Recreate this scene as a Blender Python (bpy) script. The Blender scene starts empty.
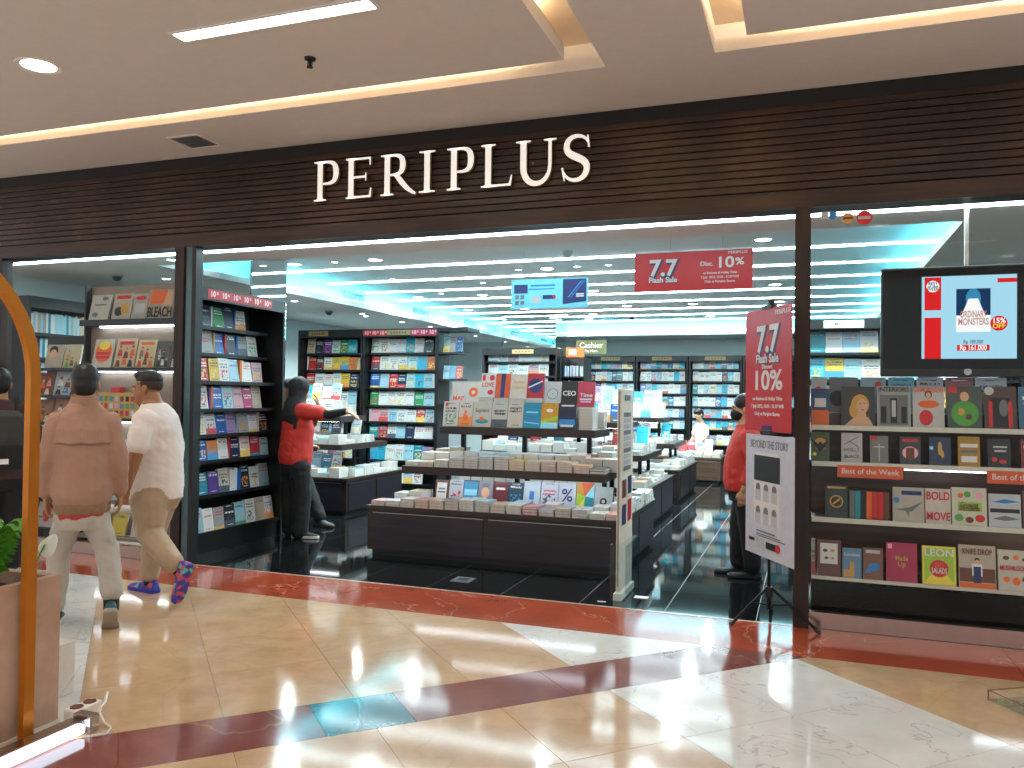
import bpy, bmesh, math, random
from mathutils import Vector, Matrix, Euler
random.seed(7)
R = math.radians
scene = bpy.context.scene
COL = scene.collection

# ------------------------------------------------------------------ camera
CAM = Vector((0.0, -5.547, 1.45))
YAW, PITCH, ROLL = R(19.943), R(-0.925), R(0.713)
fw = Vector((-math.sin(YAW)*math.cos(PITCH), math.cos(YAW)*math.cos(PITCH), -math.sin(PITCH)))
rt = Vector((math.cos(YAW), math.sin(YAW), 0))
up = rt.cross(fw)
rt, up = rt*math.cos(ROLL)+up*math.sin(ROLL), up*math.cos(ROLL)-rt*math.sin(ROLL)
cd = bpy.data.cameras.new('camera')
cd.sensor_width = 36; cd.lens = 810.67/1024*36; cd.clip_start = 0.05; cd.clip_end = 100
cam = bpy.data.objects.new('camera', cd); COL.objects.link(cam)
m = Matrix.Identity(4)
for i in range(3):
    m[i][0] = rt[i]; m[i][1] = up[i]; m[i][2] = -fw[i]; m[i][3] = CAM[i]
cam.matrix_world = m
scene.camera = cam

# ------------------------------------------------------------------ world and exposure
w = bpy.data.worlds.new('world'); scene.world = w; w.use_nodes = True
w.node_tree.nodes['Background'].inputs[0].default_value = (0.96, 0.98, 1.0, 1)
w.node_tree.nodes['Background'].inputs[1].default_value = 0.95
scene.view_settings.view_transform = 'Standard'; scene.view_settings.look = 'None'
scene.view_settings.exposure = 0.0; scene.view_settings.gamma = 1.0
scene.view_settings.use_curve_mapping = False
scene.cycles.use_denoising = True
scene.cycles.max_bounces = 8; scene.cycles.transparent_max_bounces = 12
scene.cycles.sample_clamp_indirect = 6.0
scene.cycles.caustics_reflective = False; scene.cycles.caustics_refractive = False

# ------------------------------------------------------------------ materials
MATS = {}
def srgb(h):
    if isinstance(h, str):
        h = h.lstrip('#'); c = [int(h[i:i+2], 16)/255 for i in (0, 2, 4)]
    else: c = list(h)
    return tuple((x/12.92 if x <= 0.04045 else ((x+0.055)/1.055)**2.4) for x in c) + (1,)
def newmat(name):
    mt = bpy.data.materials.new(name); mt.use_nodes = True
    nt = mt.node_tree; MATS[name] = mt
    return mt, nt, nt.nodes['Principled BSDF']
def N(nt, t, **kw):
    n = nt.nodes.new(t)
    for k, v in kw.items():
        if k.startswith('i_'): n.inputs[int(k[2:])].default_value = v
        else: setattr(n, k, v)
    return n
def plain(name, col, rough=0.5, metal=0.0, spec=0.5, var=0.06, scale=18, emit=0, bump=0):
    mt, nt, b = newmat(name); c = srgb(col)
    b.inputs['Roughness'].default_value = rough; b.inputs['Metallic'].default_value = metal
    b.inputs['Specular IOR Level'].default_value = spec
    tc = N(nt, 'ShaderNodeTexCoord'); nz = N(nt, 'ShaderNodeTexNoise'); nz.inputs['Scale'].default_value = scale
    nz.inputs['Detail'].default_value = 4
    nt.links.new(tc.outputs['Object'], nz.inputs['Vector'])
    rp = N(nt, 'ShaderNodeValToRGB')
    rp.color_ramp.elements[0].position = 0.3; rp.color_ramp.elements[1].position = 0.7
    rp.color_ramp.elements[0].color = tuple(x*(1-var) for x in c[:3])+(1,)
    rp.color_ramp.elements[1].color = tuple(min(1, x*(1+var)) for x in c[:3])+(1,)
    nt.links.new(nz.outputs['Fac'], rp.inputs[0]); nt.links.new(rp.outputs[0], b.inputs['Base Color'])
    if bump:
        bp = N(nt, 'ShaderNodeBump'); bp.inputs['Strength'].default_value = bump; bp.inputs['Distance'].default_value = 0.004
        nt.links.new(nz.outputs['Fac'], bp.inputs['Height']); nt.links.new(bp.outputs[0], b.inputs['Normal'])
    if emit:
        b.inputs['Emission Color'].default_value = c; b.inputs['Emission Strength'].default_value = emit
    return mt
def glow(name, col, s):
    mt, nt, b = newmat(name)
    e = N(nt, 'ShaderNodeEmission'); e.inputs[0].default_value = srgb(col); e.inputs[1].default_value = s
    nt.links.new(e.outputs[0], nt.nodes['Material Output'].inputs[0]); return mt
def wood(name, c1, c2, rough=0.4, axis='X', scale=1.0):
    mt, nt, b = newmat(name)
    tc = N(nt, 'ShaderNodeTexCoord'); mp = N(nt, 'ShaderNodeMapping')
    s = {'X': (0.6, 9, 9), 'Y': (9, 0.6, 9), 'Z': (9, 9, 0.6)}[axis]
    mp.inputs['Scale'].default_value = tuple(x*scale for x in s)
    nz = N(nt, 'ShaderNodeTexNoise'); nz.inputs['Scale'].default_value = 3; nz.inputs['Detail'].default_value = 6
    rp = N(nt, 'ShaderNodeValToRGB'); rp.color_ramp.elements[0].color = srgb(c1); rp.color_ramp.elements[1].color = srgb(c2)
    rp.color_ramp.elements[0].position = 0.35; rp.color_ramp.elements[1].position = 0.68
    nt.links.new(tc.outputs['Object'], mp.inputs[0]); nt.links.new(mp.outputs[0], nz.inputs['Vector'])
    nt.links.new(nz.outputs['Fac'], rp.inputs[0]); nt.links.new(rp.outputs[0], b.inputs['Base Color'])
    b.inputs['Roughness'].default_value = rough
    return mt
def marble(name, c1, c2, vein, amount=0.5, scale=1.6, rough=0.09, vscale=1.3, vw=1.0):
    mt, nt, b = newmat(name)
    tc = N(nt, 'ShaderNodeTexCoord'); oi = N(nt, 'ShaderNodeObjectInfo')
    vm = N(nt, 'ShaderNodeVectorMath', operation='SCALE'); vm.inputs[0].default_value = (7, 3, 5)
    nt.links.new(oi.outputs['Random'], vm.inputs[3])
    ad = N(nt, 'ShaderNodeVectorMath', operation='ADD')
    nt.links.new(tc.outputs['Object'], ad.inputs[0]); nt.links.new(vm.outputs[0], ad.inputs[1])
    n1 = N(nt, 'ShaderNodeTexNoise'); n1.inputs['Scale'].default_value = scale*2; n1.inputs['Detail'].default_value = 8
    n1.inputs['Roughness'].default_value = 0.65
    nt.links.new(ad.outputs[0], n1.inputs['Vector'])
    rp = N(nt, 'ShaderNodeValToRGB'); rp.color_ramp.elements[0].color = srgb(c1); rp.color_ramp.elements[1].color = srgb(c2)
    rp.color_ramp.elements[0].position = 0.32; rp.color_ramp.elements[1].position = 0.68
    nt.links.new(n1.outputs['Fac'], rp.inputs[0])
    # veins: thin bands where a distorted noise crosses its middle
    n2 = N(nt, 'ShaderNodeTexNoise'); n2.inputs['Scale'].default_value = vscale; n2.inputs['Detail'].default_value = 5
    n2.inputs['Distortion'].default_value = 0.7
    nt.links.new(ad.outputs[0], n2.inputs['Vector'])
    r2 = N(nt, 'ShaderNodeValToRGB'); e = r2.color_ramp.elements
    e[0].position = 0.5-0.016*vw; e[0].color = (0, 0, 0, 1); e[1].position = 0.5; e[1].color = (1, 1, 1, 1)
    x = e.new(0.5+0.013*vw); x.color = (0, 0, 0, 1)
    nt.links.new(n2.outputs['Fac'], r2.inputs[0])
    mu = N(nt, 'ShaderNodeMath', operation='MULTIPLY'); mu.inputs[1].default_value = amount
    nt.links.new(r2.outputs[0], mu.inputs[0])
    mx = N(nt, 'ShaderNodeMix', data_type='RGBA')
    nt.links.new(mu.outputs[0], mx.inputs[0]); nt.links.new(rp.outputs[0], mx.inputs[6]); mx.inputs[7].default_value = srgb(vein)
    nt.links.new(mx.outputs[2], b.inputs['Base Color'])
    b.inputs['Roughness'].default_value = rough; b.inputs['Specular IOR Level'].default_value = 0.6
    return mt
def glassmat(name, tint=(0.93, 0.97, 0.96), refl=0.5):
    mt, nt, b = newmat(name)
    t = N(nt, 'ShaderNodeBsdfTransparent'); t.inputs[0].default_value = tint+(1,)
    g = N(nt, 'ShaderNodeBsdfGlossy'); g.inputs['Roughness'].default_value = 0.01
    fr = N(nt, 'ShaderNodeFresnel'); fr.inputs[0].default_value = 1.5
    mu = N(nt, 'ShaderNodeMath', operation='MULTIPLY'); mu.inputs[1].default_value = refl
    mx = N(nt, 'ShaderNodeMixShader')
    ge = N(nt, 'ShaderNodeNewGeometry'); iv = N(nt, 'ShaderNodeMath', operation='SUBTRACT'); iv.inputs[0].default_value = 1
    nt.links.new(ge.outputs['Backfacing'], iv.inputs[1]); m2 = N(nt, 'ShaderNodeMath', operation='MULTIPLY')
    nt.links.new(fr.outputs[0], mu.inputs[0]); nt.links.new(mu.outputs[0], m2.inputs[0]); nt.links.new(iv.outputs[0], m2.inputs[1]); nt.links.new(m2.outputs[0], mx.inputs[0])
    nt.links.new(t.outputs[0], mx.inputs[1]); nt.links.new(g.outputs[0], mx.inputs[2])
    nt.links.new(mx.outputs[0], nt.nodes['Material Output'].inputs[0]); return mt

plain('ceiling_paint', '#e0dcd8', 0.8, var=0.02)
plain('shop_ceiling_paint', '#ecf0ee', 0.7, var=0.02)
plain('wall_paint', '#d6e0e0', 0.7, var=0.02)
plain('cove_paint', '#efdcc0', 0.7, var=0.02)
wood('fascia_wood', '#1d130d', '#42291a', 0.33, 'X')
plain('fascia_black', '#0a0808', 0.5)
wood('pillar_wood', '#1c0f08', '#301a0c', 0.55, 'Z')
wood('espresso', '#1e1714', '#33251f', 0.35, 'X')
wood('espresso_panel', '#1b1a20', '#2a2630', 0.3, 'X')
wood('display_wood', '#3a2a1e', '#5a4434', 0.4, 'X')
plain('black_case', '#121314', 0.4); plain('charcoal', '#2a2d2f', 0.5)
plain('black_metal', '#0d0d0e', 0.35, 0.6); plain('black_plastic', '#141416', 0.45)
plain('chrome', '#c9c9c9', 0.15, 1.0); plain('steel', '#b8a79c', 0.22, 1.0)
plain('alu', '#9fa8ab', 0.3, 0.8)
plain('brass_line', '#cdbfae', 0.3, 0.6)
plain('gold_metal', '#c2761f', 0.32, 0.55, var=0.1, scale=6)
plain('mirror', '#dfe8e8', 0.02, 1.0, var=0.0)
plain('post_blue', '#3f5f66', 0.12, 0.0, 0.8)
plain('white_paint', '#e8e8e6', 0.5); plain('cream', '#e6dccb', 0.6); plain('grey_plastic', '#8d9293', 0.5)
plain('white_plastic', '#e9e4da', 0.4)
plain('tan_sign', '#a38a5f', 0.5, 0.3)
plain('grout', '#6d5c50', 0.7); plain('shop_grout', '#8d9192', 0.6)
marble('marble_beige', '#b5926f', '#c9a884', '#a07c5e', 0.25, 2.2)
marble('marble_white', '#cfcac4', '#e0dcd6', '#7d7a78', 0.5, 1.6, vscale=2.6, vw=0.45)
marble('marble_red', '#973f28', '#ab4c32', '#d8a88c', 0.6, 1.5, vscale=1.3, vw=0.3)
marble('marble_maroon', '#74403a', '#875049', '#caa08c', 0.3, 2.2, vscale=0.8, vw=0.3)
marble('marble_teal', '#063f4a', '#0a5a66', '#5fa7a8', 0.3, 1.5)
marble('granite_black', '#0d0f10', '#17191a', '#3a4042', 0.15, 9, rough=0.05)
marble('travertine', '#a5826c', '#c09f89', '#a98670', 0.3, 1.5, rough=0.35)
glassmat('glass', (0.97, 0.99, 0.985), 0.3); glassmat('acrylic', (0.85, 0.93, 0.94), 1.2)
glow('led_white', '#dcf7ff', 28.0); glow('led_warm', '#ffe4c0', 62.0); glow('led_panel', '#fff4e2', 16.0)
glow('led_cyan', '#4fe0ff', 30.0); glow('downlight_glow', '#f0fdff', 20.0); glow('downlight_warm', '#fff6ea', 20.0)
glow('led_shelf', '#eaf4ff', 14.0); glow('led_floor', '#d8ecff', 5.0)

# ------------------------------------------------------------------ mesh helpers
class MB:
    def __init__(s): s.v = []; s.f = []; s.m = []
    def add(s, vs, fs, m=0):
        o = len(s.v); s.v += [tuple(v) for v in vs]
        for f in fs: s.f.append([o+i for i in f]); s.m.append(m)
        return s
    def box(s, x0, x1, y0, y1, z0, z1, m=0):
        return s.add([(x0,y0,z0),(x1,y0,z0),(x1,y1,z0),(x0,y1,z0),(x0,y0,z1),(x1,y0,z1),(x1,y1,z1),(x0,y1,z1)],
              [(0,3,2,1),(4,5,6,7),(0,1,5,4),(1,2,6,5),(2,3,7,6),(3,0,4,7)], m)
    def obox(s, mat, x0, x1, y0, y1, z0, z1, m=0):
        vs = [mat @ Vector(p) for p in [(x0,y0,z0),(x1,y0,z0),(x1,y1,z0),(x0,y1,z0),(x0,y0,z1),(x1,y0,z1),(x1,y1,z1),(x0,y1,z1)]]
        return s.add(vs, [(0,3,2,1),(4,5,6,7),(0,1,5,4),(1,2,6,5),(2,3,7,6),(3,0,4,7)], m)
    def prism(s, poly, z0, z1, m=0, mat=None):
        n = len(poly)
        a = sum(poly[i][0]*poly[(i+1)%n][1]-poly[(i+1)%n][0]*poly[i][1] for i in range(n))
        if a < 0: poly = poly[::-1]
        vs = [Vector((p[0],p[1],z0)) for p in poly]+[Vector((p[0],p[1],z1)) for p in poly]
        if mat is not None: vs = [mat @ v for v in vs]
        fs = [tuple(range(n-1,-1,-1)), tuple(range(n,2*n))]+[(i,(i+1)%n,n+(i+1)%n,n+i) for i in range(n)]
        return s.add(vs, fs, m)
    def rings(s, rings, m=0, cap=True, closed=False):
        n = len(rings[0]); vs = [v for r in rings for v in r]; k = len(rings); fs = []
        for j in range(k if closed else k-1):
            a, b = j*n, ((j+1) % k)*n
            for i in range(n): fs.append((a+i, a+(i+1)%n, b+(i+1)%n, b+i))
        if cap and not closed: fs += [tuple(range(n-1,-1,-1)), tuple((k-1)*n+i for i in range(n))]
        return s.add(vs, fs, m)
    def tube(s, pts, r, n=8, m=0, closed=False, cap=True, flat=1.0, upv=(0,0,1)):
        pts = [Vector(p) for p in pts]; k = len(pts)
        rr = r if isinstance(r, (list, tuple)) else [r]*k
        rg = []; a = None
        for i, p in enumerate(pts):
            t = (pts[(i+1) % k] if closed or i < k-1 else pts[i]) - (pts[i-1] if closed or i > 0 else pts[i])
            t = t.normalized()
            if a is None or (a-t*a.dot(t)).length < 1e-4:
                u = Vector(upv)
                if abs(u.dot(t)) > 0.95: u = Vector((1,0,0)) if abs(t.x) < 0.9 else Vector((0,1,0))
                a = t.cross(u).normalized()
            else: a = (a-t*a.dot(t)).normalized()
            b = a.cross(t).normalized()
            rg.append([p+(a*math.cos(2*math.pi*j/n)+b*math.sin(2*math.pi*j/n)*flat)*rr[i] for j in range(n)])
        return s.rings(rg, m, cap, closed)
    def cyl(s, p0, p1, r0, r1=None, n=16, m=0): return s.tube([p0, p1], [r0, r0 if r1 is None else r1], n, m)
    def lathe(s, prof, n=20, m=0, c=(0,0,0), mat=None):
        rg = []
        for r, z in prof:
            ring = [Vector((c[0]+r*math.cos(2*math.pi*j/n), c[1]+r*math.sin(2*math.pi*j/n), c[2]+z)) for j in range(n)]
            if mat is not None: ring = [mat @ v for v in ring]
            rg.append(ring)
        return s.rings(rg, m)
    def mesh(s, name, mats, smooth=None, bevel=0, seg=1):
        me = bpy.data.meshes.new(name); me.from_pydata(s.v, [], s.f)
        for x in ([mats] if isinstance(mats, str) else mats): me.materials.append(MATS[x])
        me.polygons.foreach_set('material_index', s.m)
        bm = bmesh.new(); bm.from_mesh(me)
        bmesh.ops.recalc_face_normals(bm, faces=bm.faces[:])
        if bevel:
            ed = [e for e in bm.edges if e.is_manifold and e.calc_face_angle(0) > 0.6]
            bmesh.ops.bevel(bm, geom=ed, offset=bevel, segments=seg, profile=0.5, affect='EDGES', clamp_overlap=True)
        bm.to_mesh(me); bm.free()
        if smooth:
            me.polygons.foreach_set('use_smooth', [True]*len(me.polygons))
            if smooth < 3: me.set_sharp_from_angle(angle=smooth)
        me.update(); return me
    def build(s, name, mats, parent=None, loc=None, rot=None, smooth=None, bevel=0, seg=1):
        return ob(name, s.mesh(name, mats, smooth, bevel, seg), parent, loc, rot)
def ob(name, me, parent=None, loc=None, rot=None, scale=None):
    o = bpy.data.objects.new(name, me); COL.objects.link(o)
    if loc: o.location = loc
    if rot: o.rotation_euler = rot
    if scale: o.scale = scale
    if parent: o.parent = parent
    return o
def tag(o, label=None, cat=None, group=None, kind=None):
    if label: o['label'] = label
    if cat: o['category'] = cat
    if group: o['group'] = group
    if kind: o['kind'] = kind
    return o
def thing(name, label, cat, loc=(0,0,0), rz=0, group=None, kind=None):
    o = bpy.data.objects.new(name, None); COL.objects.link(o); o.empty_display_size = 0.1
    o.location = loc; o.rotation_euler = (0,0,rz)
    return tag(o, label, cat, group, kind)
def struct(name, mb, mats, label=None, parent=None, **kw):
    o = mb.build(name, mats, parent, **kw)
    if parent is None: tag(o, label, None, None, 'structure')
    return o
TEXT_CACHE = {}
def text(name, s, size, mats, parent, loc, rot=(math.pi/2,0,0), ext=0.0008, bold=0.0, width=None, align='CENTER', space=1.0, shear=0.0):
    """flat lettering: a mesh made from a font curve; local x to the right, y up before rotation"""
    key = (s, round(size,4), bold, width, align, mats, space, ext, shear)
    if key not in TEXT_CACHE:
        cu = bpy.data.curves.new(name, 'FONT'); cu.body = s; cu.size = size; cu.extrude = ext
        cu.resolution_u = 3; cu.offset = bold*size; cu.align_x = align; cu.space_character = space; cu.shear = shear
        cu.align_y = 'CENTER'
        t = bpy.data.objects.new('t', cu); COL.objects.link(t)
        dg = bpy.context.evaluated_depsgraph_get(); dg.update()
        me = bpy.data.meshes.new_from_object(t.evaluated_get(dg))
        bpy.data.objects.remove(t); bpy.data.curves.remove(cu)
        if width:
            xs = [v.co.x for v in me.vertices]; wd = max(xs)-min(xs)
            k = width/wd if wd > 0 else 1
            for v in me.vertices: v.co.x *= k
        me.materials.clear(); me.materials.append(MATS[mats]); me.name = name
        TEXT_CACHE[key] = me
    return ob(name, TEXT_CACHE[key], parent, loc, rot)
def clip(poly, a, b, c):
    """keep the part of a convex polygon with a*x+b*y <= c"""
    out = []
    for i in range(len(poly)):
        p, q = poly[i], poly[(i+1) % len(poly)]
        dp, dq = a*p[0]+b*p[1]-c, a*q[0]+b*q[1]-c
        if dp <= 0: out.append(p)
        if (dp < 0 < dq) or (dq < 0 < dp):
            t = dp/(dp-dq); out.append((p[0]+(q[0]-p[0])*t, p[1]+(q[1]-p[1])*t))
    return out
# ================================================================== THE SETTING
# ---- mall floor: rotated grid of marble slabs, maroon diagonal band, red border
fl = struct('floor', MB().box(-10, 6, -9, 0.02, -0.06, -0.008), 'grout', 'polished marble floor of the mall concourse')
fl.data.materials[0] = MATS['marble_beige']
S2 = math.sqrt(0.5)
def uv2xy(u, v): return ((u-v)*S2, (u+v)*S2)
def slab(poly, mat):
    for a, b, c in ((0, 1, -0.636), (0, -1, 4.6), (-1, 0, 8.2), (1, 0, 4.2)):
        poly = clip(poly, a, b, c)
        if len(poly) < 3: return
    ar = abs(sum(poly[i][0]*poly[(i+1)%len(poly)][1]-poly[(i+1)%len(poly)][0]*poly[i][1] for i in range(len(poly))))/2
    if ar < 0.004: return
    MB().prism(poly, -0.012, 0).build('marble_slab', mat, fl)
ub = []                                   # (u0, u1, white?)
for base in (-8.95, -5.35, -1.75, 1.85):
    for k in range(2): ub.append((base+0.615*k, base+0.615*(k+1), True))
    for k in range(4): ub.append((base+1.23+0.5925*k, base+1.23+0.5925*(k+1), False))
g = 0.0012
for (u0, u1, white) in ub:
    for side in (1, -1):
        for k in range(9):
            a = (-0.07+0.615*k) if side > 0 else (-0.46-0.615*(k+1))
            slab([uv2xy(*q) for q in ((u0+g,a+g),(u1-g,a+g),(u1-g,a+0.615-g),(u0+g,a+0.615-g))], 'marble_white' if white else 'marble_beige')
cuts = [-8.2,-7.4,-6.75,-6.35,-5.5,-4.7,-3.95,-3.15,-2.75,-1.95,-1.15,-0.4,0.4,1.2,2,2.8]
for a, b in zip(cuts, cuts[1:]):
    slab([uv2xy(*q) for q in ((a+g,-0.46+g),(b-g,-0.46+g),(b-g,-0.07-g),(a+g,-0.07-g))], 'marble_teal' if abs((b-a)-0.4) < 0.01 else 'marble_maroon')
x = -8.2
while x < 4:
    MB().box(x+g, x+1.55-g, -0.634, -0.001, -0.012, 0).build('border_slab', 'marble_red', fl); x += 1.55
MB().box(-8.2, 4.2, 0.0, 0.018, -0.012, 0.002).build('threshold_strip', 'brass_line', fl)
# ---- shop floor: black polished tiles
fs = struct('floor', MB().box(-8.4, 4.2, 0.02, 12.2, -0.06, -0.004), 'granite_black', 'black polished tile floor inside the bookshop')
tm = MB().box(-0.2972, 0.2972, -0.2972, 0.2972, -0.008, 0).mesh('floor_tile', 'granite_black')
MB().box(-8.3, 4.1, 0.021, 12.1, -0.005, -0.0022).build('grout_bed', 'shop_grout', fs)
for i in range(17):
    for j in range(17):
        cx, cy = -8.1+0.6*i+0.3, 0.022+0.6*j+0.3
        px = cx*1.0
        if -6.4 < cx < 0.4: ob('floor_tile', tm, fs, (cx, cy, 0))
MB().box(-8.3, -6.3, 0.021, 12.1, -0.005, -0.0005).box(0.3, 4.1, 0.021, 12.1, -0.005, -0.0005).box(-6.3, 0.3, 10.22, 12.1, -0.005, -0.0005).build('floor_field', 'granite_black', fs)
# ---- mall ceiling with light coves
ZC = 3.474
c = struct('ceiling', MB().box(-10, 6, -0.735, 0.2, ZC, ZC+0.25).box(-1.162, -0.514, -9, -0.735, ZC, ZC+0.25), 'ceiling_paint', 'beige plaster ceiling of the mall with light coves')
MB().box(-10, -1.162, -9, -0.735, ZC+0.16, ZC+0.25).box(-0.514, 6, -9, -0.735, ZC+0.16, ZC+0.25).build('cove_top', 'cove_paint', c)
MB().box(-10, -1.376, -9, -0.912, ZC, ZC+0.095).build('ceiling_panel', 'ceiling_paint', c)
MB().box(-0.322, 6, -9, -0.912, ZC, ZC+0.095).build('ceiling_panel', 'ceiling_paint', c)
MB().box(-9.9, -1.75, -1.06, -1.01, ZC+0.1, ZC+0.125).box(-1.52, -1.47, -9, -1.35, ZC+0.1, ZC+0.125).build('cove_light_strip', 'led_warm', c)
MB().box(-0.15, 5.9, -1.06, -1.01, ZC+0.1, ZC+0.125).box(-0.22, -0.17, -9, -1.1, ZC+0.1, ZC+0.125).build('cove_light_strip', 'led_warm', c)
# ---- fascia above the shop front
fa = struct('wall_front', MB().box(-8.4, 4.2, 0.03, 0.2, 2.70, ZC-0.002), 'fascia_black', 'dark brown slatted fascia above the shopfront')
MB().box(-8.4, 4.2, 0.0, 0.03, 2.70, 2.815).build('fascia_board', 'fascia_wood', fa, bevel=0.002)
sm = MB().box(-6.3, 6.3, -0.008, 0.03, 0.003, 0.0475).mesh('slat', 'fascia_wood', bevel=0.003)
for k in range(11): ob('slat', sm, fa, (-2.1, 0, 2.818+0.0505*k))
MB().box(-8.4, 4.2, 0.01, 0.03, 3.375, ZC-0.003).build('fascia_top_shade', 'fascia_black', fa)  # black band paints in the light falloff below the ceiling
# ---- shop shell
struct('wall_left', MB().box(-8.4, -8.2, 0.02, 12.2, 0, 3.3), 'wall_paint', 'pale wall on the left side of the bookshop')
struct('wall_right', MB().box(4.0, 4.2, 0.02, 12.2, 0, 3.3), 'wall_paint', 'pale wall on the right side of the bookshop')
struct('wall_back', MB().box(-8.4, 4.2, 12.0, 12.2, 0, 3.3), 'wall_paint', 'pale teal back wall of the bookshop above the bookcases')
ZS, ZU = 2.72, 3.0
sc_ = struct('ceiling', MB().box(-8.4, 4.2, 0.2, 0.84, ZS, ZS+0.07).box(-8.4, 4.2, 10.6, 12.2, ZS, ZS+0.07)
     .box(-8.4, -6.1, 0.84, 10.6, ZS, ZS+0.07).box(1.03, 4.2, 0.84, 10.6, ZS, ZS+0.07), 'shop_ceiling_paint', 'white bookshop ceiling with a raised coffer and light strips')
MB().box(-6.5, 1.4, 0.5, 10.95, ZU, ZU+0.08).build('coffer_top', 'shop_ceiling_paint', sc_)
MB().box(-6.5, -6.42, 0.5, 10.95, ZS+0.07, ZU).box(1.32, 1.4, 0.5, 10.95, ZS+0.07, ZU).box(-6.5, 1.4, 0.5, 0.55, ZS+0.07, ZU).box(-6.5, 1.4, 10.9, 10.95, ZS+0.07, ZU).build('coffer_side', 'shop_ceiling_paint', sc_)
MB().box(-6.34, -6.30, 0.9, 10.5, ZS+0.075, ZS+0.1).box(1.2, 1.24, 0.9, 10.5, ZS+0.075, ZS+0.1).box(-6.2, 1.1, 10.75, 10.79, ZS+0.075, ZS+0.1).build('cove_light_strip', 'led_cyan', sc_)
for k, y in enumerate((1.35, 2.11, 3.11, 4.17, 5.18, 6.22, 7.25, 8.33, 9.35, 10.35)):
    o = MB().box(-6.25, 1.2, y-0.024, y+0.024, ZU-0.012, ZU-0.001).build('light_strip', 'led_white', sc_)
MB().box(-7.9, 3.9, 0.30, 0.35, ZS-0.012, ZS-0.001).build('light_strip', 'led_white', sc_)
for (y0, y1) in ((2.6, 3.15), (4.82, 5.4), (7.06, 7.7), (9.3, 9.9)):
    mb = MB()
    for (a, b) in ((y0, (y0+y1)/2-0.01), ((y0+y1)/2+0.01, y1)):
        mb.box(-6.42, -6.412, a, b, 2.89, 2.98)
        for q in range(5): mb.box(-6.412, -6.404, a, b, 2.893+q*0.018, 2.9+q*0.018, 1)
    mb.build('air_vent', ['charcoal', 'alu'], sc_)
# ---- shop front posts and glass
struct('trim_1', MB().box(-5.094, -4.998, -0.02, 0.1, 0, 2.70), 'pillar_wood', 'dark brown post left of the shop entrance', bevel=0.003)
struct('trim_2', MB().box(-4.992, -4.926, 0.0, 0.08, 0, 2.70), 'post_blue', 'blue grey glazed strip beside the left entrance post')
struct('trim_3', MB().box(-4.924, -4.881, -0.005, 0.085, 0, 2.70), 'black_plastic', 'slim black metal post at the left entrance edge', bevel=0.002)
struct('trim_4', MB().box(-0.073, 0.024, -0.02, 0.1, 0, 2.70), 'pillar_wood', 'dark brown post right of the shop entrance', bevel=0.003)
struct('trim_5', MB().box(-7.24, -7.14, -0.02, 0.1, 0, 2.70), 'pillar_wood', 'dark brown post at the far end of the left window', bevel=0.003)
for n, (x0, x1) in enumerate(((-7.14, -5.094), (0.024, 4.0))):
    wd = struct('window_%d' % (n+1), MB().box(x0+0.002, x1-0.002, 0.012, 0.022, 0.105, 2.70), 'glass', ('clear shop window with comics displayed behind it', 'clear shop window with screen and magazines behind it')[n])
    struct('baseboard_%s' % ('left', 'right')[n], MB().box(x0+0.002, x1-0.002, 0.0, 0.05, 0, 0.1).box(x0+0.002, x1-0.002, -0.004, 0.054, 0.092, 0.104), 'steel', 'brushed metal base under the %s shop window' % ('left', 'right')[n])
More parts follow.
